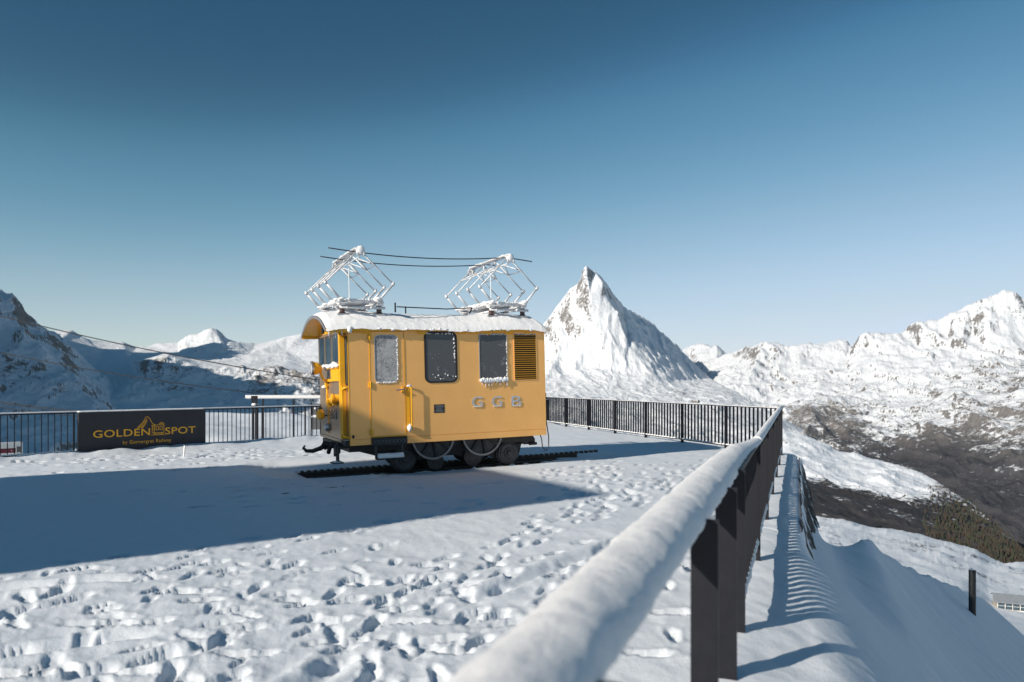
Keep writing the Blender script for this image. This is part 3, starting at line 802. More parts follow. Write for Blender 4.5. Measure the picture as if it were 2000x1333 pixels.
    o = np_mesh('snow_ground', V, grid_quads(nr, nc), 'snow_ground')
    tag(o, kind='structure')
plaza()

# ground behind the photographer
def behind():
    n = 60
    x = np.linspace(-70, 14, n); y = np.linspace(-60, 0.9, n)
    X, Y = np.meshgrid(x, y)
    s = (X - RA[0]) * RDIR[1] - (Y - RA[1]) * RDIR[0]
    Z = -0.06 + 0.08 * fbm(X / 4, Y / 4, 4) - 0.7 * np.maximum(s - 2.0, 0) - 3 * sstep(-55, -60, Y)
    Z -= 0.12 * sstep(0.0, 0.9, Y)
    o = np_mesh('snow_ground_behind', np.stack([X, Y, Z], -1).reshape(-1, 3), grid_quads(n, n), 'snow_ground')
    tag(o, kind='structure')
    y = np.linspace(0.85, 47, n); t = np.linspace(0, 1, 40)
    T, Y = np.meshgrid(t, y)
    X = -0.975 * Y * (1 - T) - 70 * T
    Z = plaza_z(X, Y, False) - 0.04
    sl = (X - LA[0]) * -LDIR[1] + (Y - LA[1]) * LDIR[0]
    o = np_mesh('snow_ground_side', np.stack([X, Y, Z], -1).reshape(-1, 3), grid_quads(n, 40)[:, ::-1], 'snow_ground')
    tag(o, kind='structure')
behind()

# ------------------------------------------------------------------ fences
def plan(p, d, t): return np.array(p) + np.array(d) * t
def gz(p): return float(plaza_z(np.array([p[0]]), np.array([p[1]]), False)[0])

def snow_strip(pts, w, h, seed, parent, name='snow_cap', n=9, ws=None, rough=1.0, step=0.06):
    """rounded snow lying on a rail that runs through pts"""
    pts = [Vector(p) for p in pts]
    P = []; W = []
    for i in range(len(pts) - 1):
        L = (pts[i + 1] - pts[i]).length; k = max(1, int(L / step))
        for j in range(k + (1 if i == len(pts) - 2 else 0)):
            f = j / k
            P.append(pts[i].lerp(pts[i + 1], f))
            W.append(w if ws is None else ws[i] * (1 - f) + ws[i + 1] * f)
    P = np.array([tuple(p) for p in P]); W = np.array(W)
    T = np.gradient(P, axis=0); T[:, 2] = 0; T /= np.linalg.norm(T, axis=1, keepdims=True)
    side = np.stack([T[:, 1], -T[:, 0], np.zeros(len(T))], 1)
    s = np.arange(len(P)) * step
    a = np.linspace(0, np.pi, n)
    A, S = np.meshgrid(a, s)
    rad = 1 + rough * (0.16 * fbm(S / 0.30 + seed, A * 0.9, 3) + 0.07 * fbm(S / 0.07 + seed, A * 5.0, 3))
    hh = h * (W / w)[:, None]
    V = P[:, None, :] + side[:, None, :] * (np.cos(A) * W[:, None] / 2 * rad)[..., None]
    V[..., 2] += np.sin(A) * hh * rad * np.where(A > 0, 1, 1)
    q = grid_quads(len(P), n)
    Vf = V.reshape(-1, 3).tolist(); Q = [tuple(x) for x in q]
    m = len(P)
    for r in (0, m - 1):
        Q.append(tuple(range(r * n, r * n + n)))
    for i in range(m - 1):
        Q.append((i * n, (i + 1) * n, (i + 1) * n + n - 1, i * n + n - 1))
    me = bpy.data.meshes.new(name); me.from_pydata(Vf, [], Q); me.update()
    bm = bmesh.new(); bm.from_mesh(me); bmesh.ops.recalc_face_normals(bm, faces=bm.faces); bm.to_mesh(me); bm.free()
    me.polygons.foreach_set('use_smooth', np.ones(len(me.polygons), dtype=bool))
    return mesh_obj(name, me, 'snow_soft', parent)

def bar_mesh(name, along, across, h):
    return B().box((0, 0, h / 2), (along, across, h), None, 0).mesh(name)

def fence(name, label, pts_plan, post_ts, bars, height, post, bar, rail, group=None, bottom=0.10, snow=(0.06, 0.025), skip=None, snow_seed=0, cap0=None):
    """straight fence: pts_plan = (start, dir); posts at post_ts, bar positions list; all along its own x axis"""
    p0, d = pts_plan
    ang = math.atan2(d[1], d[0])
    root = empty(name, (p0[0], p0[1], 0), (0, 0, ang))
    tag(root, label, 'fence', group)
    t0, t1 = min(post_ts), max(post_ts)
    zz = lambda t: gz(plan(p0, d, t))
    pm = bar_mesh('post', post[0], post[1], height + 0.25)
    for t in post_ts:
        o = mesh_obj('post', pm, 'fence_steel', root); o.location = (t, 0, -0.25)
        for hz in (0.72, 0.93) if False else ():
            pass
    hb = height - bottom - rail[1]
    bmsh = bar_mesh('baluster', bar[0], bar[1], hb)
    for t in bars:
        o = mesh_obj('baluster', bmsh, 'fence_steel', root); o.location = (t, 0, bottom)
    tp = B().box(((t0 + t1) / 2, 0, height - rail[1] / 2 + 0.002), (t1 - t0 + post[0] + 0.01, rail[0], rail[1])).done('top_rail', 'fence_steel', root)
    B().box(((t0 + t1) / 2, 0, bottom - 0.012), (t1 - t0, rail[0] * 0.6, 0.025)).done('bottom_rail', 'fence_steel', root)
    snow_strip([(t0 if cap0 is None else cap0, 0, height + 0.002), (t1, 0, height + 0.002)], snow[0], snow[1], snow_seed, root)
    # snow clinging to the bottom rail
    snow_strip([(t0, 0, bottom), ((t0 + t1) / 2, 0, bottom), (t1, 0, bottom)], snow[0] * 0.9, 0.03, snow_seed + 5, root, 'snow_on_bottom_rail', n=6, rough=2.0)
    return root

# far fence, from the corner to the back
N = 7; SP = 2.068
posts = [k * SP for k in range(0, N + 1)]
bars = [k * SP + j * SP / 13 for k in range(N) for j in range(1, 13)]
fence('far_fence', 'dark steel baluster fence along the far edge, right of the yellow locomotive', (CORNER, FDIR), posts, bars, 1.08, (0.022, 0.085), (0.014, 0.045), (0.05, 0.022), snow=(0.05, 0.012), snow_seed=1)

# right railing, corner towards the camera
LEN = float(np.linalg.norm(CORNER - RA)) - 0.02
t_c = 1.88
posts = [t_c] + [t_c + (LEN - t_c) * k / 6 for k in range(1, 7)]
bars = []
for a_, b_ in zip(posts[:-1], posts[1:]):
    bars += [a_ + (b_ - a_) * j / 13 for j in range(1, 13)]
rr_ = fence('right_railing', 'dark steel railing running from the foreground to the far corner, topped with snow', (RA, RDIR), posts, bars, 1.08, (0.022, 0.10), (0.014, 0.055), (0.055, 0.022), snow=(0.095, 0.05), bottom=0.2, snow_seed=2, cap0=t_c + 2.55)
pm = bar_mesh('post', 0.025, 0.115, 1.34)
for t in (0.0, 1.05, -1.9, -3.6):
    o = mesh_obj('post', pm, 'fence_steel', rr_); o.location = (t, 0, -0.27)
B().box(((-4.0 + t_c) / 2, 0.10, 1.06), (4.0 + t_c + .02, 0.16, 0.03)).done('handrail', 'fence_steel', rr_)
snow_strip([(-4.0, 0.115, 1.055), (t_c, 0.115, 1.055), (t_c + 1.3, 0.10, 1.06), (t_c + 2.3, 0.02, 1.075), (t_c + 2.8, 0.0, 1.082)], 0.27, 0.105, 3, rr_, 'thick_snow_cap', n=21, ws=[0.25, 0.25, 0.22, 0.12, 0.095], rough=0.55, step=0.02)

# left fence with the sign
t_sign0, t_sign1 = 0.06, 3.10
posts = [-3.05, 0.0, 3.14, 4.66, 6.18, 8.0, 9.9, 11.8, 13.7, 15.6, 17.5]
bars = [-3.05 + j * 0.1326 for j in range(1, 23)] + [3.14 + j * 0.1267 for j in range(1, 12)] + [4.66 + j * 0.1267 for j in range(1, 12)] + [6.18 + j * 0.13 for j in range(1, 14)]
lf = fence('left_fence', 'thin dark steel fence at the left edge of the terrace, carrying the black sign', (LA, LDIR), posts, bars, 0.97, (0.03, 0.04), (0.016, 0.016), (0.04, 0.03), snow=(0.05, 0.03), bottom=0.06, snow_seed=4)

# sign board
sg = empty('sign_board', (LA[0], LA[1], 0), (0, 0, math.atan2(LDIR[1], LDIR[0])))
tag(sg, 'black sign with orange lettering GOLDEN SPOT hung on the left fence', 'sign')
SW, SH, SZ = t_sign1 - t_sign0, 0.99, -0.02
B().box((t_sign0 + SW / 2, -0.075, SZ + SH / 2), (SW, 0.09, SH), None, 0.008).done('board', 'sign_board', sg)
snow_strip([(t_sign0, -0.07, SZ + SH - 0.002), (t_sign1, -0.07, SZ + SH - 0.002)], 0.10, 0.03, 6, sg)
def sign_text(body, fx0, fx1, fy0, fy1, bold, sp=1.0):
    me = fit_text(body, (fx1 - fx0) * SW, (fy1 - fy0) * SH, bold, 0.002, sp)
    o = mesh_obj('lettering', me, 'sign_orange', sg)
    o.location = (t_sign0 + fx0 * SW, -0.123, SZ + fy0 * SH)
    o.rotation_euler = (R(90), 0, 0)
    return o
sign_text('GOLDEN', 0.103, 0.532, 0.385, 0.56, 0.006, 1.05)
sign_text('SPOT', 0.655, 0.912, 0.385, 0.56, 0.006, 1.05)
sign_text('by Gornergrat Railway', 0.322, 0.705, 0.17, 0.285, 0.002, 1.12)
# the emblem: mountain outline, hatching and a little locomotive
def strokes(name, lines, w=0.010):
    b = B()
    for ln in lines:
        for (x0, y0), (x1, y1) in zip(ln[:-1], ln[1:]):
            X0, Y0, X1, Y1 = t_sign0 + x0 * SW, SZ + y0 * SH, t_sign0 + x1 * SW, SZ + y1 * SH
            L = math.hypot(X1 - X0, Y1 - Y0); a = math.atan2(Y1 - Y0, X1 - X0)
            b.box(((X0 + X1) / 2, -0.1225, (Y0 + Y1) / 2), (L + w * 0.8, 0.004, w), Euler((0, -a, 0)))
    return b.done(name, 'sign_orange', sg)
strokes('mountain_emblem', [[(.432,.58),(.455,.65),(.478,.71),(.488,.775),(.497,.83),(.508,.85),(.520,.83),(.533,.78),(.545,.70),(.562,.655),(.575,.64)], [(.432,.58),(.478,.585),(.492,.65),(.508,.74),(.505,.80)],
    [(.445,.60),(.483,.61)], [(.45,.63),(.488,.64)], [(.458,.66),(.492,.67)], [(.467,.69),(.497,.70)], [(.477,.72),(.502,.73)], [(.483,.75),(.505,.76)]], 0.011)
strokes('locomotive_emblem', [[(.545,.63),(.645,.63)], [(.55,.63),(.55,.44),(.645,.44),(.645,.63)], [(.568,.63),(.568,.45)], [(.58,.59),(.60,.59),(.60,.51),(.58,.51),(.58,.59)], [(.612,.59),(.632,.59),(.632,.51),(.612,.51),(.612,.59)],
    [(.548,.61),(.565,.61)], [(.548,.56),(.565,.56)], [(.548,.51),(.565,.51)], [(.606,.645),(.618,.69),(.636,.69),(.645,.645)], [(.606,.66),(.645,.66)],
    [(.54,.385),(.655,.385)], [(.56,.41),(.64,.41)], [(.56,.44),(.58,.40)], [(.625,.40),(.645,.44)]], 0.011)

# ------------------------------------------------------------------ railway track
LROT = (0, -TILT, TH)
track = empty('railway_track', (LX0, LD0, 0), LROT)
tag(track, 'short piece of rack railway track under the yellow locomotive', 'track')
RAILZ = -0.09
def rail_prof(): return [(-.05,-.11),(.05,-.11),(.05,-.098),(.009,-.085),(.009,-.03),(.03,-.02),(.03,0),(-.03,0),(-.03,-.02),(-.009,-.03),(-.009,-.085),(-.05,-.098)]
for v in (0.62, 1.62):
    B().prism(rail_prof(), (-0.62 if v < 1 else -0.55, v, RAILZ), (0, 1, 0), (0, 0, 1), (1, 0, 0), 5.2).done('rail', 'rail_steel', track)
b = B()
for v in (1.06, 1.16):
    b.box2((-0.75, v - 0.012, -0.17), (5.3, v + 0.012, -0.05))
b.done('rack_side_bar', 'rail_steel', track)
rt = B().box((0, 0, 0), (0.055, 0.10, 0.05)).mesh('rack_tooth')
for k in range(53):
    o = mesh_obj('rack_tooth', rt, 'rail_steel', track); o.location = (-0.68 + k * 0.125, 1.11, -0.035)
sm = B().box((0, 0, 0), (0.18, 1.55, 0.1), None, 0.01).mesh('sleeper')
for k in range(8):
    o = mesh_obj('sleeper', sm, 'timber', track); o.location = (-0.45 + k * 0.68, 1.12, -0.205)
o = B().box2((-0.66, 0.36, -0.36), (4.42, 1.94, -0.165)).done('ballast_bed', 'rail_steel', track)

b = B(); rd = random.Random(3)
for k in range(60):
    u = rd.choice((rd.uniform(-0.7, 0.3), rd.uniform(3.7, 4.6), rd.uniform(0.3, 3.7))); v = rd.uniform(0.34, 0.56) if rd.random() < 0.55 else rd.uniform(1.2, 1.9)
    b.blob((u, v, -0.15 + rd.uniform(-.01, .02)), (rd.uniform(.05, .2), rd.uniform(.03, .09), rd.uniform(.015, .05)), k, 0.4, 1)
tag(b.done('drifted_snow', 'snow_soft', track, True), kind='stuff')
beam = B().box((0, 0, 0), (1.25, 0.09, 0.1), None, 0.01).done('timber_beam', 'timber')
beam.location = (-3.05, 11.92, -0.055); beam.rotation_euler = (0, 0, R(50))
tag(beam, 'dark timber edge poking out of the shaded snow in front of the track', 'beam')

# ------------------------------------------------------------------ locomotive
loco = empty('locomotive', (LX0, LD0, 0), LROT)
tag(loco, 'yellow rack locomotive with two pantographs and snow on its roof', 'locomotive')
L_, W_ = 4.0, 2.25
ZB, ZT = 0.505, 2.63
AU, AZ, AV = (1, 0, 0), (0, 0, 1), (0, -1, 0)     # along, up, out of the near side
# body core, slightly inside the skin
B().box2((0.01, 0.012, 0.52), (L_ - 0.01, W_, ZT)).done('body', 'gold_sheet', loco)
def skin(name, u0, u1, z0, z1, t=0.012, mat='gold_sheet'):
    return B().box2((u0, 0.012 - t, z0), (u1, 0.0121, z1), 0.003).done(name, mat, loco)
skin('side_panel', 0.0, 0.386, 0.618, ZT)
skin('side_panel', 1.052, L_, 0.618, ZT)
skin('skirt_panel', 0.0, 0.39, ZB - 0.0, 0.612, 0.016)
skin('skirt_panel', 1.06, L_, ZB - 0.012, 0.612, 0.016)
door = skin('door', 0.402, 1.040, 0.655, 2.575, 0.018)
B().box2((0.385, -0.012, 2.578), (1.07, 0.012, 2.615), 0.002).done('rain_strip', 'yellow_paint', loco)
B().box2((0.386, -0.010, 0.64), (0.4, 0.011, 2.578)).done('door_post', 'yellow_paint', loco)
B().box2((1.0425, -0.010, 0.64), (1.0515, 0.011, 2.578)).done('door_post', 'yellow_paint', loco)
B().box2((0.402, -0.012, 0.636), (1.04, 0.01, 0.652)).done('door_sill', 'yellow_paint', loco)
b0 = None
for z in (2.47, 1.60, 0.73):
    b = B(); b.box((0.392, -0.014, z), (0.075, 0.02, 0.10), None, 0.004); b.cyl((0.392, -0.026, z - 0.06), (0.392, -0.026, z + 0.06), 0.011, 8)
    b.done('hinge', 'yellow_paint', door)
b = B(); b.box((1.0, -0.02, 1.50), (0.05, 0.02, 0.13), None, 0.006); b.done('lock_plate', 'yellow_paint', door)
b = B(); b.cyl((1.0, -0.01, 1.505), (1.0, -0.06, 1.505), 0.012, 8); b.cyl((1.01, -0.058, 1.507), (0.87, -0.058, 1.49), 0.013, 8); b.done('handle', 'steel_grey', door)
# grab rail with its yellow backing strip
B().box2((1.065, -0.006, 0.71), (1.135, 0.0, 1.54)).done('grab_backing', 'yellow_paint', loco)
b = B(); b.path([(1.10, 0, 1.545), (1.10, -0.05, 1.56), (1.145, -0.085, 1.52), (1.145, -0.085, 0.79), (1.13, -0.05, 0.73), (1.10, 0, 0.72)], 0.016, 8)
b.done('grab_rail', 'yellow_paint', loco, True)
B().blob((1.105, -0.06, 0.78), (0.045, 0.05, 0.075), 3, 0.3).done('snow_clump', 'snow_soft', loco, True)
B().blob((1.115, -0.055, 1.565), (0.05, 0.03, 0.025), 4, 0.4).done('snow_clump', 'snow_soft', loco, True)

def window(u0, u1, z0, z1, glass, frame_w, fr, r=0.08, parent=loco, frame_mat='rubber', out=0.018, y=0.0):
    oo = rrect(u0 - fr, u1 + fr, z0 - fr, z1 + fr, r + fr, 6); ii = rrect(u0, u1, z0, z1, r, 6)
    w = B().ring(oo, ii, (0, y + 0.004, 0), AU, AZ, AV, out).done('window', frame_mat, parent)
    smooth_angle(w)
    B().prism(rrect(u0 - 0.004, u1 + 0.004, z0 - 0.004, z1 + 0.004, r, 6), (0, y + 0.003, 0), AU, AZ, AV, 0.008).done('pane', glass, w)
    return w
w1 = window(0.492, 0.915, 1.645, 2.505, 'glass_frosted', 0, 0.012, 0.085, door, 'steel_grey', 0.018, -0.006)
w2 = window(1.475, 2.068, 1.64, 2.55, 'glass_dark', 0, 0.034, 0.085)
w3 = window(2.570, 3.145, 1.63, 2.53, 'glass_dark', 0, 0.014, 0.04, loco, 'steel_grey')
# frost rims and hanging snow on the panes
def frost_rim(parent, edge, seed, w=0.02):
    b = B(); rd = random.Random(seed)
    for (x, z) in edge:
        if rd.random() < 0.85:
            s = w * rd.uniform(0.5, 1.3)
            b.blob((x + rd.gauss(0, w * .3), -0.022, z + rd.gauss(0, w * .3)), (s, s * 0.45, s * 1.1), rd.randint(0, 99), 0.5, 1)
    return tag(b.done('frost', 'snow_soft', parent, True), kind='stuff')
lerp = lambda a, b, n: [a + (b - a) * k / n for k in range(n + 1)]
frost_rim(w1, [(x, 1.64) for x in lerp(.52, .89, 18)] + [(0.915, z) for z in lerp(1.7, 2.45, 26)], 1, 0.014)
frost_rim(w2, [(2.04, z) for z in lerp(1.95, 2.48, 18)] + [(x, 2.54) for x in lerp(1.5, 2.0, 12)] + [(x, 1.72 + random.uniform(-.05, .06)) for x in lerp(1.6, 2.05, 9)], 2, 0.016)
frost_rim(w3, [(3.145, z) for z in lerp(1.65, 2.5, 26)] + [(x, 2.53) for x in lerp(2.6, 3.1, 14)], 3, 0.014)
b = B()
for x in lerp(2.585, 3.13, 13):
    b.blob((x, -0.035, 1.635 + random.uniform(-.01, .015)), (0.036, 0.03, 0.045 * random.uniform(.8, 1.3)), int(x * 100), 0.4, 2)
for x in (2.60, 2.67, 2.74, 2.80, 2.90, 2.98, 3.05, 3.13):
    b.cyl((x, -0.03, 1.62), (x + 0.005, -0.03, 1.62 - random.uniform(0.05, 0.13)), 0.018, 6, 0.004)
b.done('snow_on_sill', 'snow_soft', w3, True)

# grille
gr = B().box2((3.318, -0.0025, 1.628), (3.798, 0.011, 2.545)).done('grille', 'grille_dark', loco)
b = B()
b.box2((3.305, -0.012, 1.615), (3.318, 0.0, 2.556)); b.box2((3.798, -0.012, 1.615), (3.811, 0.0, 2.556))
b.box2((3.318, -0.012, 1.615), (3.798, 0.0, 1.628)); b.box2((3.318, -0.012, 2.545), (3.798, 0.0, 2.556))
b.done('grille_frame', 'gold_sheet', gr)
lv = B().box((0, 0, 0), (0.476, 0.012, 0.005), Euler((R(20), 0, 0))).mesh('louvre')
for k in range(21):
    o = mesh_obj('louvre', lv, 'yellow_paint', gr); o.location = (3.558, -0.012, 1.655 + k * 0.0425)
b = B()
for k in range(14):
    b.blob((3.34 + k * 0.034, -0.016, 2.535 + random.uniform(-.006, .006)), (0.016, 0.008, 0.012), k, 0.5, 1)
b.done('frost', 'snow_soft', gr, True)

# plate and letters
pl = B().box2((1.61, -0.006, 1.035), (1.822, -0.0005, 1.198), 0.004).done('builder_plate', 'rubber', loco)
b = B()
for k, wd in enumerate((0.15, 0.18, 0.12, 0.13, 0.18, 0.15)):
    b.box((1.716, -0.0075, 1.175 - k * 0.0235), (wd, 0.003, 0.006))
b.done('plate_lettering', 'steel_grey', pl)
for ch, u0, u1, z0, z1 in (('G', 2.378, 2.606, 1.120, 1.322), ('G', 2.798, 3.024, 1.115, 1.317), ('B', 3.226, 3.446, 1.106, 1.310)):
    me = fit_text(ch, u1 - u0, z1 - z0, 0.006, 0.010)
    o = mesh_obj('letter', me, 'chrome', loco); o.location = (u0, -0.008, z0); o.rotation_euler = (R(90), 0, 0)
    bpy_s = B().box2((u0 + 0.03, -0.022, z0 + 0.001), (u1 - 0.02, -0.004, z0 + 0.012)).done('letter_frost', 'snow_soft', o)
    bpy_s.parent = loco
b = B(); b.cyl((0.055, 0, 0.66), (0.055, -0.03, 0.66), 0.022, 10); b.cyl((0.055, -0.03, 0.655), (0.055, -0.032, 0.70), 0.016, 8); b.done('side_lamp', 'rubber', loco)

# ---- front
UF = -0.085
B().box2((UF, 0.34, 0.60), (0.008, W_ - 0.002, 2.62), 0.006).done('front_panel', 'gold_front', loco)
B().box2((UF - 0.012, 0.335, 0.545), (0.0, W_ + 0.004, 0.598), 0.003).done('front_skirt', 'gold_front', loco)
for v in (0.25, 1.535):
    pass
fr = B()
fr.box2((UF - 0.02, 0.24, 0.62), (0.0, 0.335, 2.60), 0.006)
fr.done('corner_post', 'yellow_paint', loco)
FO = (-1, 0, 0)
def fwin(v0, v1, z0, z1, y=UF):
    b = B().ring([(v0 - .02, z0 - .02), (v1 + .02, z0 - .02), (v1 + .02, z1 + .02), (v0 - .02, z1 + .02)], [(v0, z0), (v1, z0), (v1, z1), (v0, z1)], (y + 0.004, 0, 0), (0, 1, 0), AZ, FO, 0.02)
    w = b.done('front_window', 'gold_front', loco)
    B().prism([(v0 - .004, z0 - .004), (v1 + .004, z0 - .004), (v1 + .004, z1 + .004), (v0 - .004, z1 + .004)], (y + 0.003, 0, 0), (0, 1, 0), AZ, FO, 0.008).done('pane', 'glass_front', w)
    return w
fwin(0.37, 0.93, 1.98, 2.56); fwin(0.99, 1.56, 1.98, 2.56); fwin(1.63, 2.19, 1.98, 2.56)
# narrow window beside the corner
oo = rrect(0.035, 0.225, 1.60, 2.50, 0.06, 5); ii = rrect(0.055, 0.205, 1.62, 2.48, 0.045, 5)
w = B().ring(oo, ii, (0.006, 0, 0), (0, 1, 0), AZ, FO, 0.02).done('corner_window', 'rubber', loco)
B().prism(rrect(0.05, 0.21, 1.615, 2.485, 0.045, 5), (0.005, 0, 0), (0, 1, 0), AZ, FO, 0.008).done('pane', 'glass_front', w)
B().box2((0.0, 0.0, 0.6), (0.012, 0.3, 2.62)).done('corner_panel', 'gold_front', loco)
B().box2((-0.008, -0.004, 0.505), (0.006, 0.012, 2.62)).done('edge_strip', 'yellow_paint', loco)
# ledge with snow and the lit box below the windows
B().box2((UF - 0.05, 0.30, 1.915), (UF, 1.62, 1.945)).done('front_ledge', 'yellow_paint', loco)
b = B()
for k in range(16):
    v = 0.34 + k * 0.08
    b.blob((UF - 0.045, v, 1.965 + 0.015 * math.sin(k * 1.3)), (0.05, 0.06, 0.03 + 0.02 * random.random()), k, 0.4, 2)
for k in range(6):
    b.blob((UF - 0.03, 0.55 + k * 0.09, 2.0 + 0.03 * math.sin(k * 0.9)), (0.025, 0.05, 0.03), k + 30, 0.4, 1)
b.done('snow_on_ledge', 'snow_soft', loco, True)
B().box2((UF - 0.035, 0.30, 1.68), (UF - 0.001, 0.98, 1.905), 0.006).done('front_box', 'yellow_paint', loco)
# headlight
hl = B().lathe([(0.03, 0), (0.085, 0.04), (0.115, 0.10), (0.125, 0.16), (0.125, 0.185)], (UF - 0.13, 1.28, 1.935), FO, 24).done('headlight', 'yellow_paint', loco, True)
smooth_angle(hl)
h2 = B().lathe([(0.132, 0.175), (0.14, 0.18), (0.14, 0.215), (0.118, 0.22), (0.118, 0.20)], (UF - 0.13, 1.28, 1.935), FO, 28).done('lamp_rim', 'chrome', hl); smooth_angle(h2)
B().lathe([(0.117, 0.19), (0.117, 0.208), (0.08, 0.222), (0.02, 0.23)], (UF - 0.13, 1.28, 1.935), FO, 24).done('lamp_lens', 'lamp_glass', hl, True)
b = B(); b.path([(UF - 0.17, 1.28, 1.90), (UF - 0.15, 1.28, 1.80), (UF - 0.11, 1.28, 1.71), (UF - 0.02, 1.28, 1.70)], 0.026, 8); b.box((UF - 0.02, 1.15, 1.70), (0.04, 0.62, 0.05)); b.done('lamp_bracket', 'yellow_paint', hl)
b = B(); b.cyl((UF - 0.03, 1.40, 1.68), (UF - 0.03, 1.40, 1.56), 0.04, 10); b.box((UF - 0.03, 1.40, 1.62), (0.06, 0.10, 0.05)); b.cyl((UF - 0.02, 1.42, 1.56), (UF - 0.02, 1.42, 1.34), 0.02, 8); b.box((UF - 0.02, 1.42, 1.40), (0.04, 0.05, 0.08))
b.done('valve_pipe', 'yellow_paint', loco)
B().blob((UF - 0.05, 1.55, 1.57), (0.05, 0.09, 0.035), 7, 0.3).done('snow_clump', 'snow_soft', loco, True)
B().box2((UF - 0.014, 1.40, 0.66), (UF, 1.43, 1.36)).done('cover_strip', 'yellow_paint', loco)
# coupling socket
b = B(); b.cyl((UF, 0.52, 1.36), (UF - 0.10, 0.52, 1.36), 0.075, 14); b.cyl((UF - 0.10, 0.52, 1.36), (UF - 0.13, 0.52, 1.36), 0.09, 14)
b.cyl((UF - 0.06, 0.52, 1.36), (UF - 0.06, 0.92, 1.33), 0.045, 10); b.box((UF - 0.08, 0.92, 1.30), (0.12, 0.12, 0.10), None, 0.01); b.cyl((UF - 0.08, 0.95, 1.30), (UF - 0.08, 0.95, 1.18), 0.055, 10); b.box((UF - 0.05, 0.62, 1.26), (0.08, 0.1, 0.07), None, 0.01)
b.done('coupling_socket', 'yellow_paint', loco)
# number
me = fit_text('3018', 0.62, 0.20, 0.02, 0.012)
o = mesh_obj('number', me, 'chrome', loco); o.location = (UF - 0.014, 1.28, 0.965); o.rotation_euler = (R(90), 0, R(-90))
me = fit_text('3018', 0.62, 0.20, 0.035, 0.003)
o = mesh_obj('number_shadow', me, 'rubber', loco); o.location = (UF - 0.003, 1.272, 0.955); o.rotation_euler = (R(90), 0, R(-90))
# lantern and buffer lamp
ln_ = B().lathe([(0.05, 0), (0.085, 0.02), (0.085, 0.13), (0.06, 0.17), (0.03, 0.20)], (UF - 0.12, 1.62, 0.93), AZ, 8).done('lantern', 'yellow_paint', loco)
b = B(); b.lathe([(0.035, 0.2), (0.045, 0.215), (0.02, 0.25), (0.012, 0.29)], (UF - 0.12, 1.62, 0.93), AZ, 10); b.cyl((UF, 1.62, 1.0), (UF - 0.10, 1.62, 1.0), 0.012, 6); b.done('lantern_cap', 'timber', ln_)
o = B().lathe([(0.07, 0), (0.085, 0.03), (0.075, 0.08), (0.03, 0.11)], (UF, 1.36, 0.78), FO, 14).done('tail_lamp', 'steel_grey', loco, True)
# corner handrail
b = B(); b.path([(-0.005, 0.03, 1.56), (-0.07, 0.05, 1.56), (-0.09, 0.14, 1.53), (-0.09, 0.155, 1.45), (-0.09, 0.155, 0.74), (-0.085, 0.12, 0.68), (-0.03, 0.05, 0.655), (0, 0.04, 0.655)], 0.022, 8); b.done('corner_handrail', 'yellow_paint', loco, True)
b = B(); b.box((-0.06, 0.25, 1.57), (0.06, 0.14, 0.05)); b.cyl((-0.05, 0.29, 1.55), (-0.05, 0.29, 1.25), 0.03, 8); b.done('corner_bracket', 'yellow_paint', loco)
# corner step
st = B().box2((-0.085, 0.012, 0.50), (0.004, 0.335, 0.60), 0.004).done('corner_step', 'black_iron', loco)
b = B()
for k in range(4): b.box((-0.04, 0.06 + k * 0.075, 0.606), (0.08, 0.05, 0.012))
b.done('tread', 'steel_grey', st)

# ---- side door step
sp_ = B().box2((0.393, -0.055, 0.478), (1.057, 0.011, 0.632), 0.004).done('door_step', 'black_iron', loco)
b = B()
for k in range(9):
    for sgn in (-1, 1):
        b.box((0.445 + k * 0.07, -0.0565, 0.555), (0.09, 0.006, 0.008), Euler((0, sgn * R(50), 0)))
b.done('tread_pattern', 'panel_grey', sp_)
for u in (0.452, 0.955):
    B().box2((u - 0.02, -0.075, 0.255), (u + 0.02, -0.058, 0.482)).done('step_hanger', 'wheel_iron', sp_)
B().box2((0.44, -0.20, 0.235), (0.975, -0.05, 0.26), 0.004).done('lower_step', 'black_iron', sp_)
snow_strip([(0.475, -0.125, 0.26), (0.945, -0.125, 0.26)], 0.14, 0.085, 12, sp_, 'snow_on_step', n=10, rough=0.7, step=0.03)

# ---- roof
RV0, RV1, RISE = -0.075, W_ + 0.075, 0.31
def roof_z(v):
    t = (v - RV0) / (RV1 - RV0) * 2 - 1
    return ZT - 0.01 + RISE * (1 - abs(t) ** 2.2)
def roof_shell(name, u0, u1, off, thick, mat, n=28, parent=loco):
    b = B(); rings = []
    for u in (u0, u1):
        o_, i_ = [], []
        for k in range(n + 1):
            v = RV0 + (RV1 - RV0) * k / n
            o_.append(b.bm.verts.new((u, v, roof_z(v) + off))); i_.append(b.bm.verts.new((u, v, roof_z(v) + off - thick)))
        rings.append((o_, i_))
    (a, a2), (c, c2) = rings
    for k in range(n):
        b.bm.faces.new((a[k], a[k + 1], c[k + 1], c[k])); b.bm.faces.new((a2[k + 1], a2[k], c2[k], c2[k + 1]))
        b.bm.faces.new((a[k + 1], a[k], a2[k], a2[k + 1])); b.bm.faces.new((c[k], c[k + 1], c2[k + 1], c2[k]))
    for k in (0, n):
        b.bm.faces.new((a[k], c[k], c2[k], a2[k]))
    o = b.done(name, mat, parent); smooth_angle(o, 50); return o
rf = roof_shell('roof', -0.41, L_ + 0.02, 0.0, 0.035, 'yellow_paint')
roof_shell('roof_rim', -0.425, -0.412, 0.012, 0.06, 'steel_grey', parent=rf)
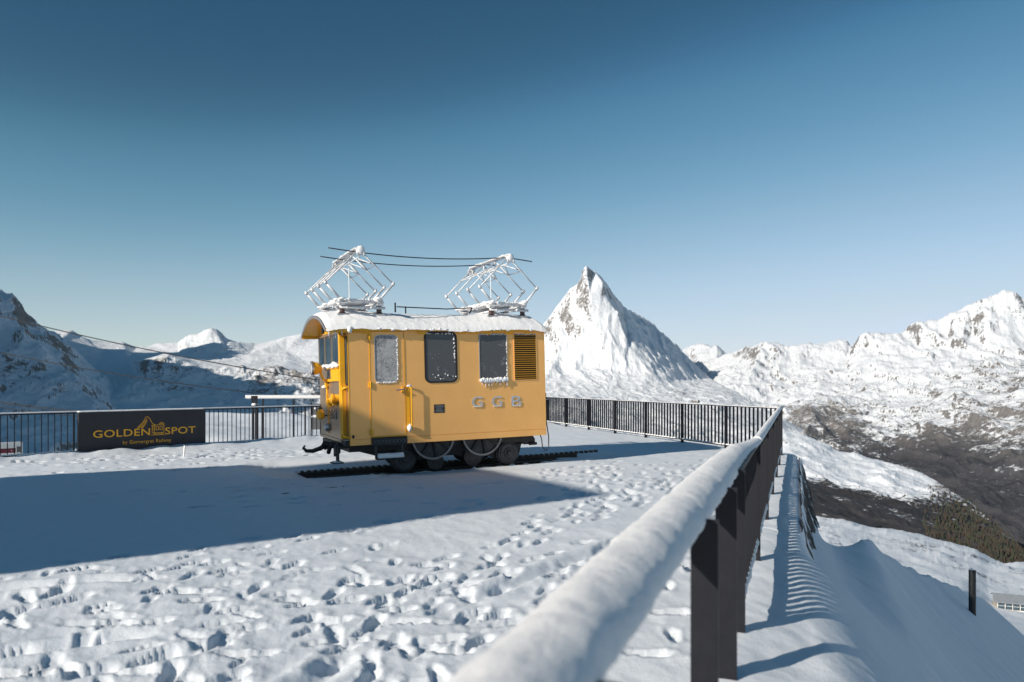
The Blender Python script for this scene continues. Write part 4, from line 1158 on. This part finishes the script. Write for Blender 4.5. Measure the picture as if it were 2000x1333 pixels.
# end wall under the arch and the valance
b = B(); pts = [(RV0 + (RV1 - RV0) * k / 24, roof_z(RV0 + (RV1 - RV0) * k / 24) - 0.037) for k in range(25)]
b.prism([(RV0 + 0.05, ZT - 0.06)] + [(v, z) for v, z in pts[1:-1]] + [(RV1 - 0.05, ZT - 0.06)], (-0.075, 0, 0), (0, 1, 0), AZ, (1, 0, 0), 0.08); b.done('arch_wall', 'yellow_paint', loco)
B().prism([(RV0 + 0.05, ZT - 0.06)] + [(v, z) for v, z in pts[1:-1]] + [(RV1 - 0.05, ZT - 0.06)], (L_ - 0.08, 0, 0), (0, 1, 0), AZ, (1, 0, 0), 0.075).done('arch_wall', 'gold_sheet', loco)
for v in (RV0 + 0.012, RV1 - 0.03):
    B().box2((-0.41, v, ZT - 0.075), (0.0, v + 0.018, ZT + 0.0)).done('valance', 'yellow_paint', loco)
B().box2((-0.26, 0.95, ZT - 0.04), (-0.22, 1.05, ZT + 0.28)).done('arch_stay', 'rubber', loco)
# snow on the roof
def roof_snow():
    nu, nv = 190, 60
    u = np.linspace(-0.40, L_ + 0.03, nu); k = np.linspace(0, 1, nv)
    U, K = np.meshgrid(u, k, indexing='ij')
    V = RV0 - 0.025 + (RV1 - RV0 + 0.05) * K
    t = np.clip(np.abs((V - RV0) / (RV1 - RV0) * 2 - 1), 0, 1.03)
    Zr = ZT - 0.01 + RISE * (1 - t ** 2.2)
    th = 0.055 + 0.022 * fbm(U * 1.3 + 3, V * 1.3, 4) + 0.012 * fbm(U * 9, V * 9, 3)
    edge = np.minimum(1, np.minimum((U + 0.40) / 0.10, (L_ + 0.03 - U) / 0.10)); edge = np.sqrt(np.clip(edge, 0.02, 1))
    th = th * edge + 0.05 * np.exp(-((U - 0.28) / 0.7) ** 2) * edge + 0.04 * np.exp(-((U - 3.3) / 0.6) ** 2) * edge
    ed = np.minimum(K, 1 - K)
    lip = sstep(0.0, 0.05, ed)
    Z = Zr + th * (0.35 + 0.65 * lip)
    drop = sstep(0.02, 0.0, ed) * (0.035 + 0.018 * fbm(U * 6, V * 0 + 2, 4) + 0.012 * fbm(U * 26, V * 0, 3))
    drop *= 0.55 + 0.8 * sstep(-0.1, 0.25, fbm(U * 1.1 + 7, V * 0, 3))
    Z = Z - drop
    b = np.stack([U, V, Z], -1)
    o = np_mesh('roof_snow', b.reshape(-1, 3), grid_quads(nu, nv), 'snow_soft', parent=rf)
    return o
roof_snow()
b = B()
for k in range(16):
    u = random.uniform(0.0, 3.95)
    b.blob((u, RV0 - 0.012, ZT - 0.01 + random.uniform(-.02, .01)), (random.uniform(.02, .06), 0.016, random.uniform(.012, .03)), k, 0.5, 1)
b.blob((0.02, -0.09, 2.605), (0.05, 0.04, 0.06), 5, 0.35)
for u in (-0.35, -0.24, -0.12):
    b.cyl((u, RV0 + 0.02, ZT - 0.03), (u + 0.01, RV0 + 0.02, ZT - random.uniform(0.12, 0.22)), 0.016, 6, 0.003)
b.done('eave_snow', 'snow_soft', rf, True)
for k in range(9):
    u0 = (0.03, 0.24, 1.3, 2.1, 2.35, 2.6, 2.85, 3.1, 3.55)[k]
    B().box((u0 + 0.1, -0.014, ZT - 0.055 - 0.01 * (k % 3)), (0.19, 0.004, 0.05 + 0.02 * (k % 2))).done('eave_strip', 'yellow_paint', loco)

# ---- roof gear and pantographs
def pantograph(uc):
    zb = 3.155
    base = B()
    # frame on four insulators
    for v in (0.32, 1.92):
        base.path([(uc - 0.40, v, zb), (uc + 0.45, v, zb)], 0.035, 10)
    for u in (uc - 0.36, uc + 0.37):
        base.path([(u, 0.15, zb + 0.01), (u, 2.08, zb + 0.01)], 0.032, 10)
    base.cyl((uc - 0.36, 0.3, zb - 0.05), (uc + 0.37, 1.9, zb - 0.05), 0.02, 8); base.cyl((uc + 0.37, 0.3, zb - 0.05), (uc - 0.36, 1.9, zb - 0.05), 0.02, 8)
    for v in (0.36, 1.88):
        base.path([(uc - 0.34, v, zb - 0.10), (uc + 0.52, v, zb - 0.115)], 0.026, 8)
    base.path([(uc - 0.20, 0.3, zb - 0.11), (uc - 0.20, 1.9, zb - 0.11)], 0.024, 8); base.path([(uc + 0.25, 0.3, zb - 0.11), (uc + 0.25, 1.9, zb - 0.11)], 0.024, 8)
    root = base.done('pantograph', 'rime_tube', loco, True)
    ins = B()
    for u in (uc - 0.28, uc + 0.42):
        for v in (0.42, 1.82):
            z0 = roof_z(v)
            ins.lathe([(0.07, 0), (0.07, 0.02), (0.045, 0.03), (0.075, 0.045), (0.045, 0.06), (0.075, 0.075), (0.05, 0.09), (0.05, zb - z0 - 0.07)], (u, v, z0 + 0.04), AZ, 14)
    ins.done('insulator', 'porcelain', root)
    for u in (uc - 0.28, uc + 0.42):
        B().box2((u - 0.10, 0.34, roof_z(0.42) - 0.05), (u + 0.10, 0.50, roof_z(0.42) + 0.10), 0.005).done('insulator_seat', 'steel_grey', root)
    kz, tz = 3.475, 4.10
    for v in (0.15, 0.78, 1.42, 2.06):
        for sgn in (-1, 1):
            ub, uk = uc + sgn * 0.36, uc + sgn * 0.63
            B().cyl((ub, v, zb + 0.02), (uk, v, kz), 0.022, 10).done('lower_arm', 'rime_tube', root, True)
            kn = B(); kn.blob((uk, v, kz), (0.032, 0.036, 0.036), int(v * 9 + sgn), 0.3, 2); kn.blob((uk + sgn * .012, v, kz + 0.03), (0.022, 0.025, 0.022), int(v * 5), 0.4, 1)
            kn.done('knuckle', 'rime_tube', root, True)
            B().cyl((uk, v, kz), (uc + sgn * 0.035, v, tz - 0.04), 0.014, 8).done('upper_arm', 'rime_tube', root, True)
    for sgn in (-1, 1):
        um = uc + sgn * 0.30; zm = kz + (tz - kz) * 0.55
        br = B()
        for v0, v1 in ((0.15, 0.78), (0.78, 1.42), (1.42, 2.06)):
            br.cyl((um, v0, zm), (uc + sgn * 0.06, (v0 + v1) / 2, tz - 0.13), 0.011, 6)
            br.cyl((um, v1, zm), (uc + sgn * 0.06, (v0 + v1) / 2, tz - 0.13), 0.011, 6)
        br.cyl((um, 0.15, zm), (um, 0.78, zm), 0.011, 6); br.cyl((um, 1.42, zm), (um, 2.06, zm), 0.011, 6)
        br.done('brace', 'rime_tube', root, True)
    cs = B()
    for du in (-0.06, 0.06):
        cs.path([(uc + du, 0.02, tz - 0.13), (uc + du, 0.07, tz - 0.03), (uc + du, 0.18, tz + 0.02), (uc + du, 1.1, tz + 0.03), (uc + du, 2.02, tz + 0.02), (uc + du, 2.13, tz - 0.03), (uc + du, 2.18, tz - 0.13)], 0.02, 8)
    for v in (0.2, 0.8, 1.4, 2.0): cs.cyl((uc - 0.06, v, tz + 0.01), (uc + 0.06, v, tz + 0.01), 0.014, 6)
    for v in (0.15, 0.8, 1.4, 2.05): cs.cyl((uc, v, tz + 0.01), (uc, v, tz - 0.15), 0.016, 6)
    cs.cyl((uc, 0.15, tz - 0.14), (uc, 2.05, tz - 0.14), 0.012, 6)
    cs.done('contact_shoe', 'rime_tube', root, True)
    sn = B()
    for k in range(22):
        v = 0.12 + k * 0.092
        sn.blob((uc + random.uniform(-.03, .03), v, tz + 0.035), (0.065, 0.055, random.uniform(.012, .03)), k, 0.5, 1)
    sn.blob((uc, 0.05, tz - 0.05), (0.075, 0.03, 0.09), 3, 0.3, 2); sn.blob((uc, 2.15, tz - 0.05), (0.07, 0.03, 0.08), 4, 0.3, 2)
    sn.done('snow_on_shoe', 'snow_soft', root, True)
    B().cyl((uc + 0.02, 1.1, tz - 0.10), (uc + 0.02, 1.1, zb), 0.008, 6).done('raising_cord', 'white_paint', root)
    sn = B(); rd = random.Random(int(uc * 10))
    for k in range(16):
        sn.blob((uc - 0.36 + rd.uniform(-.04, .04), 0.15 + k * 0.125, zb + 0.035), (rd.uniform(.04, .08), 0.075, rd.uniform(.02, .045)), k, 0.4, 1)
        sn.blob((uc + 0.37 + rd.uniform(-.04, .04), 0.15 + k * 0.125, zb + 0.035), (rd.uniform(.04, .08), 0.075, rd.uniform(.02, .045)), k + 40, 0.4, 1)
        sn.blob((uc - 0.4 + k * 0.055, 0.32, zb + 0.03), (0.05, rd.uniform(.04, .06), rd.uniform(.02, .035)), k + 80, 0.4, 1)
        sn.blob((uc - 0.4 + k * 0.055, 1.92, zb + 0.03), (0.05, rd.uniform(.04, .06), rd.uniform(.02, .035)), k + 120, 0.4, 1)
    for u in (uc - 0.28, uc + 0.42):
        sn.blob((u, 0.42, zb - 0.02), (0.10, 0.10, 0.07), int(u * 20), 0.25, 2)
    sn.blob((uc + 0.02, 1.1, zb + 0.02), (0.32, 0.5, 0.05), 9, 0.3, 3)
    sn.done('snow_on_frame', 'snow_soft', root, True)
    return root
pantograph(0.285)
pantograph(3.30)
b = B(); b.path([(1.15, 0.75, 3.11), (2.2, 0.78, 3.085), (2.75, 0.80, 3.12)], 0.012, 6); b.cyl((1.12, 0.75, 3.0), (1.12, 0.75, 3.19), 0.016, 6); b.cyl((1.33, 0.75, 2.98), (1.33, 0.75, 3.12), 0.014, 6); b.cyl((2.70, 0.80, 3.0), (2.76, 0.80, 3.12), 0.016, 6)
b.done('roof_conductor', 'fence_steel', loco)

# ---- running gear
B().box2((0.05, 0.30, 0.36), (3.85, 1.95, 0.50)).done('underframe', 'black_iron', loco)
b = B()
b.prism([(0.0, 0.5), (1.9, 0.5), (1.9, 0.12), (1.0, 0.12), (0.15, 0.38)], (0, 0.54, 0), AU, AZ, (0, 1, 0), 0.03)
b.prism([(1.7, 0.5), (3.75, 0.5), (3.62, 0.05), (3.1, 0.02), (2.6, 0.22), (1.9, 0.22)], (0, 0.54, 0), AU, AZ, (0, 1, 0), 0.03)
b.prism([(0.0, 0.5), (3.75, 0.5), (3.6, 0.05), (1.0, 0.1), (0.15, 0.36)], (0, 1.75, 0), AU, AZ, (0, 1, 0), 0.03)
b.done('side_frame', 'black_iron', loco)
def wheel(u, z, r, v, spokes=False):
    if not spokes:
        w = B().lathe([(r * 0.45, 0), (r * 0.48, 0.02), (r * 0.82, 0.012), (r * 0.86, 0.03), (r, 0.035), (r, 0.10), (r + 0.022, 0.105), (r + 0.022, 0.13)], (u, v, z), (0, 1, 0), 36).done('wheel', 'wheel_iron', loco); smooth_angle(w, 35)
        h = B().lathe([(0.02, -0.035), (0.05, -0.03), (0.06, 0.0), (0.075, 0.002), (0.08, 0.03)], (u, v, z), (0, 1, 0), 18).done('hub', 'wheel_iron', w); smooth_angle(h, 35)
    else:
        n = 84; oo, ii = [], []
        for k in range(n * 4):
            a = 2 * math.pi * k / (n * 4); rr = r + (0.012 if k % 4 in (0, 1) else -0.006)
            oo.append((math.cos(a) * rr, math.sin(a) * rr)); ii.append((math.cos(a) * (r - 0.03), math.sin(a) * (r - 0.03)))
        w = B().ring(oo, ii, (u, v, z), AU, AZ, (0, 1, 0), 0.07).done('gear_wheel', 'gear_steel', loco)
        k2 = B()
        q = [(math.cos(2 * math.pi * k / 48) * (r - 0.028), math.sin(2 * math.pi * k / 48) * (r - 0.028)) for k in range(48)]
        k2.prism(q, (u, v + 0.045, z), AU, AZ, (0, 1, 0), 0.02); k2.done('gear_web', 'wheel_iron', w)
        s = B()
        for k in range(8):
            a = 2 * math.pi * k / 8 + 0.18
            s.box((u + math.cos(a) * r * 0.5, v + 0.022, z + math.sin(a) * r * 0.5), (r * 0.86, 0.045, 0.055), Euler((0, -a, 0)))
        s.cyl((u, v - 0.02, z), (u, v + 0.05, z), 0.10, 18)
        s.done('spoke', 'black_iron', w)
    return w
wheel(1.124, 0.148, 0.232, 0.37); wheel(3.326, 0.138, 0.222, 0.37)
wheel(1.35, 0.148, 0.232, 1.62); wheel(3.30, 0.138, 0.222, 1.62)
wheel(1.644, 0.565, 0.425, 0.17, True); wheel(2.666, 0.575, 0.425, 0.17, True)
b = B()
b.cyl((1.75, 0.7, 0.13), (1.75, 1.5, 0.13), 0.2, 20); b.cyl((2.72, 0.7, 0.13), (2.72, 1.5, 0.13), 0.2, 20)
b.box2((1.9, 0.6, 0.15), (2.6, 1.6, 0.4))
b.cyl((1.124, 0.5, 0.148), (1.124, 1.7, 0.148), 0.05, 10); b.cyl((3.326, 0.5, 0.138), (3.326, 1.7, 0.138), 0.05, 10)
b.done('drive_gear', 'black_iron', loco)
B().lathe([(0.17, 0), (0.17, 0.03), (0.14, 0.05), (0.14, 0.10)], (1.80, 0.52, 0.06), (0, 1, 0), 28).done('drive_wheel', 'wheel_iron', loco)
B().lathe([(0.19, 0), (0.19, 0.06)], (2.60, 0.54, 0.10), (0, 1, 0), 28).done('drive_wheel', 'wheel_iron', loco)
b = B(); b.box((3.62, 0.44, 0.40), (0.10, 0.06, 0.20)); b.cyl((3.70, 0.44, 0.36), (3.92, 0.44, 0.36), 0.075, 14); b.box((3.68, 0.40, 0.38), (0.16, 0.12, 0.14), None, 0.01); b.cyl((3.78, 0.36, 0.30), (3.95, 0.36, 0.30), 0.03, 10); b.done('buffer', 'black_iron', loco)
b = B(); b.path([(L_ + 0.01, 0.05, 0.98), (L_ + 0.02, 0.03, 0.75), (L_ + 0.06, 0.02, 0.45), (L_ + 0.055, 0.02, 0.25), (L_ - 0.01, 0.02, 0.17), (L_ - 0.085, 0.02, 0.25), (L_ - 0.10, 0.03, 0.42), (L_ - 0.10, 0.10, 0.52)], 0.011, 6); b.done('hose', 'rubber', loco, True)
B().box2((L_ + 0.001, 0.03, 0.9), (L_ + 0.03, 0.07, 1.35)).done('hose_fitting', 'rubber', loco)
# coupling hook and front gear
b = B(); b.path([(0.0, 1.05, 0.46), (-0.22, 1.05, 0.47), (-0.34, 1.05, 0.40), (-0.48, 1.05, 0.36), (-0.60, 1.05, 0.37), (-0.655, 1.05, 0.43), (-0.62, 1.05, 0.475)], [0.06, 0.05, 0.045, 0.04, 0.035, 0.028, 0.015], 10); b.done('coupling_hook', 'black_iron', loco, True)
b = B(); b.box2((-0.12, 0.5, 0.42), (0.08, 1.9, 0.54)); b.cyl((-0.20, 0.72, 0.47), (0, 0.72, 0.47), 0.055, 12); b.cyl((-0.22, 0.72, 0.45), (-0.22, 0.86, 0.33), 0.04, 10); b.cyl((-0.16, 0.55, 0.45), (-0.16, 0.55, 0.28), 0.03, 8); b.box((-0.14, 0.45, 0.42), (0.10, 0.10, 0.16), None, 0.01); b.cyl((-0.16, 0.9, 0.48), (-0.30, 0.95, 0.50), 0.05, 10); b.blob((-0.25, 1.0, 0.46), (0.07, 0.06, 0.08), 2, 0.3, 2)
b.done('front_coupling', 'black_iron', loco)
b = B()
for v in (0.16, 0.30): b.box2((-0.20, v - 0.012, 0.20), (-0.17, v + 0.012, 0.50))
b.box2((-0.30, 0.10, 0.185), (-0.10, 0.36, 0.205)); b.box2((-0.18, 0.14, 0.46), (0.05, 0.32, 0.49)); b.done('foot_step', 'black_iron', loco)
snow_strip([(-0.27, 0.23, 0.205), (-0.13, 0.23, 0.205)], 0.2, 0.025, 15, loco, 'snow_on_foot_step', n=8, step=0.03)

# ------------------------------------------------------------------ contact wires
def wire(name, pts, r, label, cat='wire', group=None, parent=None, n=6):
    o = B().path(pts, r, n).done(name, 'cable', parent, True)
    tag(o, label, cat, group); return o
def sag(a, b, s, n=24):
    a = Vector(a); b = Vector(b)
    return [a.lerp(b, k / n) - Vector((0, 0, s * 4 * (k / n) * (1 - k / n))) for k in range(n + 1)]
def lw(u, v, z): return loco_w(u, v, z)
wire('contact_wire', sag(lw(-0.32, 0.45, 4.15), lw(3.30, 0.45, 4.13), 0.10, 20) + [lw(3.88, 0.45, 4.07)], 0.011, 'upper and nearer of two short dark wires lying on the pantographs')
wire('contact_wire', sag(lw(-0.26, 1.50, 4.15), lw(3.30, 1.50, 4.13), 0.10, 20) + [lw(3.5, 1.5, 4.12)], 0.011, 'lower and farther of two short dark wires lying on the pantographs')

# ------------------------------------------------------------------ cables strung across the left
def cable(p, q, s, r, label):
    wire('aerial_cable', sag(P3(*p), P3(*q), s, 30), r, label, 'cable', 'cables strung across the left of the view')
cable((-60, 602, 70), (660, 748, 70), 0.5, 0.05, 'topmost dark aerial cable crossing in front of the left peaks')
cable((-60, 676, 70), (490, 767, 70), 0.35, 0.045, 'second dark aerial cable from the top, ending at the steel post')
cable((-60, 777, 60), (300, 815, 60), 0.15, 0.035, 'upper of three dark cables just above the left fence')
cable((-60, 781, 60), (300, 818, 60), 0.15, 0.03, 'middle of three dark cables just above the left fence')
cable((-60, 787, 60), (240, 820, 60), 0.15, 0.03, 'lowest of three dark cables just above the left fence')

# post with a snowy beam behind the left fence
pb = P3(497, 862, 24.5)
mp = empty('steel_post', (pb.x, pb.y, gz((pb.x, pb.y))))
tag(mp, 'dark steel post with a crosspiece standing behind the left fence', 'post')
b = B(); b.box2((-0.07, -0.05, -0.2), (-0.02, 0.05, 1.62)); b.box2((0.03, -0.05, -0.2), (0.09, 0.05, 1.62)); b.done('upright', 'fence_steel', mp)
B().box2((-0.10, -0.06, 1.22), (0.20, 0.06, 1.30)).done('crosspiece', 'fence_steel', mp)
B().box2((-0.09, -0.06, 1.48), (0.06, 0.06, 1.62)).done('head', 'fence_steel', mp)
B().blob((0.0, 0, 1.34), (0.1, 0.08, 0.06), 3, 0.3).done('snow_cap', 'snow_soft', mp, True)
bm0 = P3(480, 777, 26); bm1 = P3(650, 777, 26)
hb = empty('barrier_beam', bm0, (0, 0, 0))
tag(hb, 'long snow-covered horizontal beam behind the left fence next to the locomotive front', 'beam')
B().box2((0, -0.05, -0.04), ((bm1 - bm0).x, 0.05, 0.06)).done('beam', 'steel_grey', hb)
snow_strip([(0, 0, 0.06), ((bm1 - bm0).x, 0, 0.06)], 0.10, 0.025, 21, hb)
B().box2((-0.0, -0.052, 0.0), ((bm1 - bm0).x, -0.0505, 0.045)).done('snow_on_face', 'white_paint', hb)
for k in range(3):
    x = (bm1 - bm0).x * (0.2 + 0.35 * k)
    B().box2((x - .025, -0.03, -2.2), (x + .025, 0.03, -0.04)).done('leg', 'fence_steel', hb)
# information stand beside the loco front
ib = P3(617, 862, 23.6)
inf = empty('information_stand', (ib.x, ib.y, gz((ib.x, ib.y))), (0, 0, R(15)))
tag(inf, 'dark information stand with panels behind the left fence at the locomotive front', 'stand')
B().box2((-0.16, -0.03, -0.1), (-0.12, 0.03, 1.08)).done('upright', 'fence_steel', inf)
B().box2((0.14, -0.03, -0.1), (0.22, 0.03, 1.10)).done('upright', 'fence_steel', inf)
B().box2((-0.12, -0.02, 0.70), (0.14, 0.02, 1.05)).done('panel', 'panel_grey', inf)
B().box2((-0.12, -0.035, 0.25), (0.14, 0.01, 0.62)).done('panel', 'panel_grey', inf)
b = B(); b.blob((0.0, -0.03, 0.65), (0.13, 0.04, 0.035), 2, 0.3); b.blob((-0.02, -0.03, 0.9), (0.03, 0.02, 0.03), 2, 0.3); b.done('snow_cap', 'snow_soft', inf, True)

# white stake before the sign
sk = P3(359, 892, 17.2)
stake = B().path([(0, 0, -0.1), (0.01, 0, 0.12), (0.022, 0, 0.25)], 0.02, 8).done('stake', 'white_paint', None, True)
stake.location = (sk.x, sk.y, gz((sk.x, sk.y))); tag(stake, 'short white stake stuck in the snow before the black sign', 'stake')

# small notice behind the left fence, at the left edge of the view
nb_ = P3(4, 890, 16.9)
nt2 = empty('notice_board', (nb_.x, nb_.y + 0.35, -0.12), (0, 0, math.atan2(LDIR[1], LDIR[0])))
tag(nt2, 'pale notice board with a dark red field, low behind the left fence', 'notice')
B().box2((-0.35, -0.015, 0.0), (0.20, 0.015, 0.42)).done('board', 'white_paint', nt2)
B().box2((-0.30, -0.02, 0.20), (0.06, -0.0155, 0.30)).done('red_field', 'red_paint', nt2)
B().box2((0.08, -0.02, 0.20), (0.17, -0.0155, 0.33)).done('picture_field', 'panel_grey', nt2)
b = B(); b.box((-0.02, -0.0175, 0.25), (0.02, 0.006, 0.012)); b.box((-0.02, -0.0185, 0.25), (0.012, 0.006, 0.02)); b.done('white_mark', 'white_paint', nt2)
b = B()
for r_ in (45, -45): b.box((0.10, -0.0175, 0.08), (0.13, 0.004, 0.014), Euler((0, R(r_), 0)))
b.done('cross_mark', 'rubber', nt2)
snow_strip([(-0.35, 0, 0.42), (0.20, 0, 0.42)], 0.05, 0.02, 31, nt2)

# ------------------------------------------------------------------ rock wall under the right railing
def rock_wall():
    n, m = 260, 44
    t = np.linspace(0, 1, n); h = np.linspace(0, 1, m)
    T, Hh = np.meshgrid(t, h, indexing='ij')
    Yc = 8.3 + T * 9.4
    along = (Yc - RA[1]) / RDIR[1]
    cx = RA[0] + RDIR[0] * along; cy = RA[1] + RDIR[1] * along
    out = 0.42 + 0.07 * fbm(T * 11, Hh * 0.9 + 3, 4) + 0.12 * (ridged(T * 22, Hh * 1.3, 5) - 0.4) * sstep(0.05, 0.35, Hh) + 0.34 * Hh
    endf = sstep(0, 0.06, T) * sstep(1.0, 0.95, T)
    out = out * (0.4 + 0.6 * endf)
    X = cx + RDIR[1] * out; Y = cy - RDIR[0] * out
    Z = -0.03 - Hh * 1.5
    P = np.stack([X, Y, Z], -1)
    snow = np.clip(0.16 + 1.1 * fbm(T * 26, Hh * 0.8, 4) + 0.6 * sstep(0.2, 0.0, Hh), -0.3, 1.4)
    o = np_mesh('rock_wall', P.reshape(-1, 3), grid_quads(n, m), 'cliff', {'snow': snow, 'veg': np.zeros_like(snow)})
    tag(o, 'dark rock face streaked with snow just outside the right railing', 'rock wall')
rock_wall()
def ledge_snow():
    n, m = 260, 16
    t = np.linspace(0, 1, n); h = np.linspace(0, 1, m)
    T, Hh = np.meshgrid(t, h, indexing='ij')
    along = (8.1 + T * 9.75 - RA[1]) / RDIR[1]
    cx = RA[0] + RDIR[0] * along; cy = RA[1] + RDIR[1] * along
    edge = 0.44 + 0.07 * fbm(T * 14, T * 0 + 2, 4)
    out = -0.02 + Hh * edge
    X = cx + RDIR[1] * out; Y = cy - RDIR[0] * out
    Z = 0.03 + 0.02 * fbm(X * 2, Y * 2, 3) - 0.16 * Hh ** 4 - 0.22 * sstep(0.93, 1.0, Hh)
    Z = Z - 0.25 * (1 - sstep(0, 0.06, T))
    o = np_mesh('ledge_snow', np.stack([X, Y, Z], -1).reshape(-1, 3), grid_quads(n, m), 'snow_ground')
    tag(o, 'strip of snow on the rock ledge outside the right railing', 'snow')
ledge_snow()

# ------------------------------------------------------------------ lower right: pole, hut, wood
def sheet_z(S, px, D):
    GX, PY, P = S
    dd = np.abs(GX - px) * 1.0 + np.abs(P[..., 1] - D) / D * 600
    i = np.unravel_index(np.argmin(dd), dd.shape)
    return Vector(P[i])
pp = P3(1899, 1195, 20.0)
pole = empty('marker_pole', (pp.x, pp.y, gz((pp.x, pp.y)) - 0.3)); tag(pole, 'thick dark pole standing alone on the shaded snow slope at lower right', 'pole')
hp = (CAMZ - (1113 - HOR) / F * 20.0) - pole.location.z
b = B().lathe([(0.085, 0), (0.085, hp - 0.02), (0.075, hp)], (0, 0, 0), AZ, 14).done('shaft', 'black_iron', pole); smooth_angle(b)
B().blob((0.0, 0, hp), (0.08, 0.08, 0.02), 4, 0.2).done('snow_cap', 'snow_soft', pole, True)

hc = sheet_z(PLAT, 1985, 330)
hut = empty('hut', (hc.x - 8.5, hc.y, hc.z - 0.5), (0, 0, R(-22)))
tag(hut, 'low wooden hut with a metal roof and window band at the right edge', 'hut')
B().box2((0, 0, -2), (26, 8, 4.4)).done('wall', 'wall_stone', hut)
b = B(); b.prism([(-0.8, 4.2), (4.2, 6.9), (9.0, 5.2), (9.0, 5.0), (4.2, 6.65), (-0.8, 3.95)], (-0.9, 0, 0), (0, 1, 0), AZ, (1, 0, 0), 28); b.done('roof', 'roof_metal', hut)
b = B()
for k in range(9): b.box((1.6 + k * 2.75, -0.02, 2.3), (2.45, 0.1, 2.5))
wm = B().box((0, 0, 0), (2.45, 0.12, 2.5)).mesh('window')
b.bm.free()
wb = B().box((0, 0, 0), (2.45, 0.05, 0.12)).mesh('glazing_bar')
for k in range(9):
    o = mesh_obj('window', wm, 'glass_front', hut); o.location = (1.7 + k * 2.75, -0.02, 2.5)
    o2 = mesh_obj('glazing_bar', wb, 'white_paint', o); o2.location = (0, -0.08, 0.1)
for k in range(10):
    B().box2((0.3 + k * 2.75, -0.14, 1.0), (0.45 + k * 2.75, -0.03, 3.9)).done('window_post', 'white_paint', hut)
B().box2((0.1, -0.16, 0.6), (26, -0.03, 1.0)).done('sill', 'white_paint', hut)
B().box2((0.1, -0.16, 3.9), (26, -0.03, 4.1)).done('lintel', 'white_paint', hut)

def wood():
    GX, PY, P = MID
    rd = np.random.default_rng(5)
    dens = sstep(1780, 1900, GX) * sstep(2350, 1900, P[..., 1])
    k = rd.random(GX.shape) < dens * 0.14
    pos = P[k]
    n = len(pos); 
    h = rd.uniform(6, 12, n); w = h * rd.uniform(0.16, 0.26, n)
    seg = 6
    verts = np.zeros((n, seg * 2 + 1 + 1, 3)); 
    a = np.arange(seg) * 2 * np.pi / seg
    ph = rd.uniform(0, 6, n)
    for j in range(seg):
        verts[:, j, 0] = pos[:, 0] + np.cos(a[j] + ph) * w; verts[:, j, 1] = pos[:, 1] + np.sin(a[j] + ph) * w; verts[:, j, 2] = pos[:, 2] + h * 0.10
        verts[:, seg + j, 0] = pos[:, 0] + np.cos(a[j] + ph + .4) * w * rd.uniform(.45, .75, n); verts[:, seg + j, 1] = pos[:, 1] + np.sin(a[j] + ph + .4) * w * .6; verts[:, seg + j, 2] = pos[:, 2] + h * 0.5
    verts[:, 2 * seg] = pos + np.stack([np.zeros(n), np.zeros(n), h], 1)
    verts[:, 2 * seg + 1] = pos - np.array([0, 0, 2.0])
    T = []
    for j in range(seg):
        j2 = (j + 1) % seg
        T += [(j, j2, seg + j2), (j, seg + j2, seg + j), (seg + j, seg + j2, 2 * seg), (j2, j, 2 * seg + 1)]
    T = np.array(T)
    half = rd.random(n) < 0.5
    for sel, mat, nm in ((half, 'needle_green', 'conifer_wood'), (~half, 'larch_brown', 'larch_wood')):
        idx = np.nonzero(sel)[0]
        V = verts[idx].reshape(-1, 3)
        Fc = (T[None] + (np.arange(len(idx)) * (2 * seg + 2))[:, None, None]).reshape(-1, 3)
        o = np_mesh(nm, V, Fc, mat, smooth=False)
        tag(o, 'dark conifers in the far wood on the valley side at right' if nm == 'conifer_wood' else 'brown autumn larches in the far wood on the valley side at right', 'wood', kind='stuff')
wood()

# ------------------------------------------------------------------ building left of the view, whose shadow crosses the terrace
def station():
    H = 9.0
    tip = np.array((1.44, 11.4))
    sdir = np.array((math.cos(SUN_AZ), math.sin(SUN_AZ)))
    A0 = tip - sdir * H / math.tan(SUN_EL)
    ang = math.atan2(0.87, -0.5)
    Wd, Dp = 6.9, 9.0
    root = empty('stone_building', (A0[0], A0[1], 0), (0, 0, ang))
    tag(root, 'tall stone building left of the view whose shadow crosses the snow', 'building')
    B().box2((0, 0, -1), (Wd, Dp, H - 0.4)).done('wall', 'wall_stone', root)
    B().box2((0.0, -0.0, H - 0.399), (Wd, Dp + 0.25, H)).done('roof', 'roof_metal', root)
    wmz = B().box((0, 0, 0), (0.9, 0.1, 1.4)).mesh('window')
    for z in (1.8, 4.4, 7.0):
        for x in (1.2, 3.4, 5.6):
            o = mesh_obj('window', wmz, 'glass_front', root); o.location = (x, -0.01, z)
station()

# ------------------------------------------------------------------ air
HZ = 0.6e-5
hz = B().box2((-24000, -24000, -2600), (24000, 26000, 2900)).done('haze', 'rubber')
hz.data.materials.clear()
hm = bpy.data.materials.new('haze'); hm.use_nodes = True
for n in list(hm.node_tree.nodes): hm.node_tree.nodes.remove(n)
ho = hm.node_tree.nodes.new('ShaderNodeOutputMaterial'); hv = hm.node_tree.nodes.new('ShaderNodeVolumePrincipled')
hv.inputs['Color'].default_value = (0.72, 0.86, 1.0, 1); hv.inputs['Density'].default_value = HZ; hv.inputs['Anisotropy'].default_value = 0.0
hm.node_tree.links.new(hv.outputs[0], ho.inputs['Volume'])
hz.data.materials.append(hm)
tag(hz, 'thin blue mountain haze in the air', 'haze', kind='stuff')
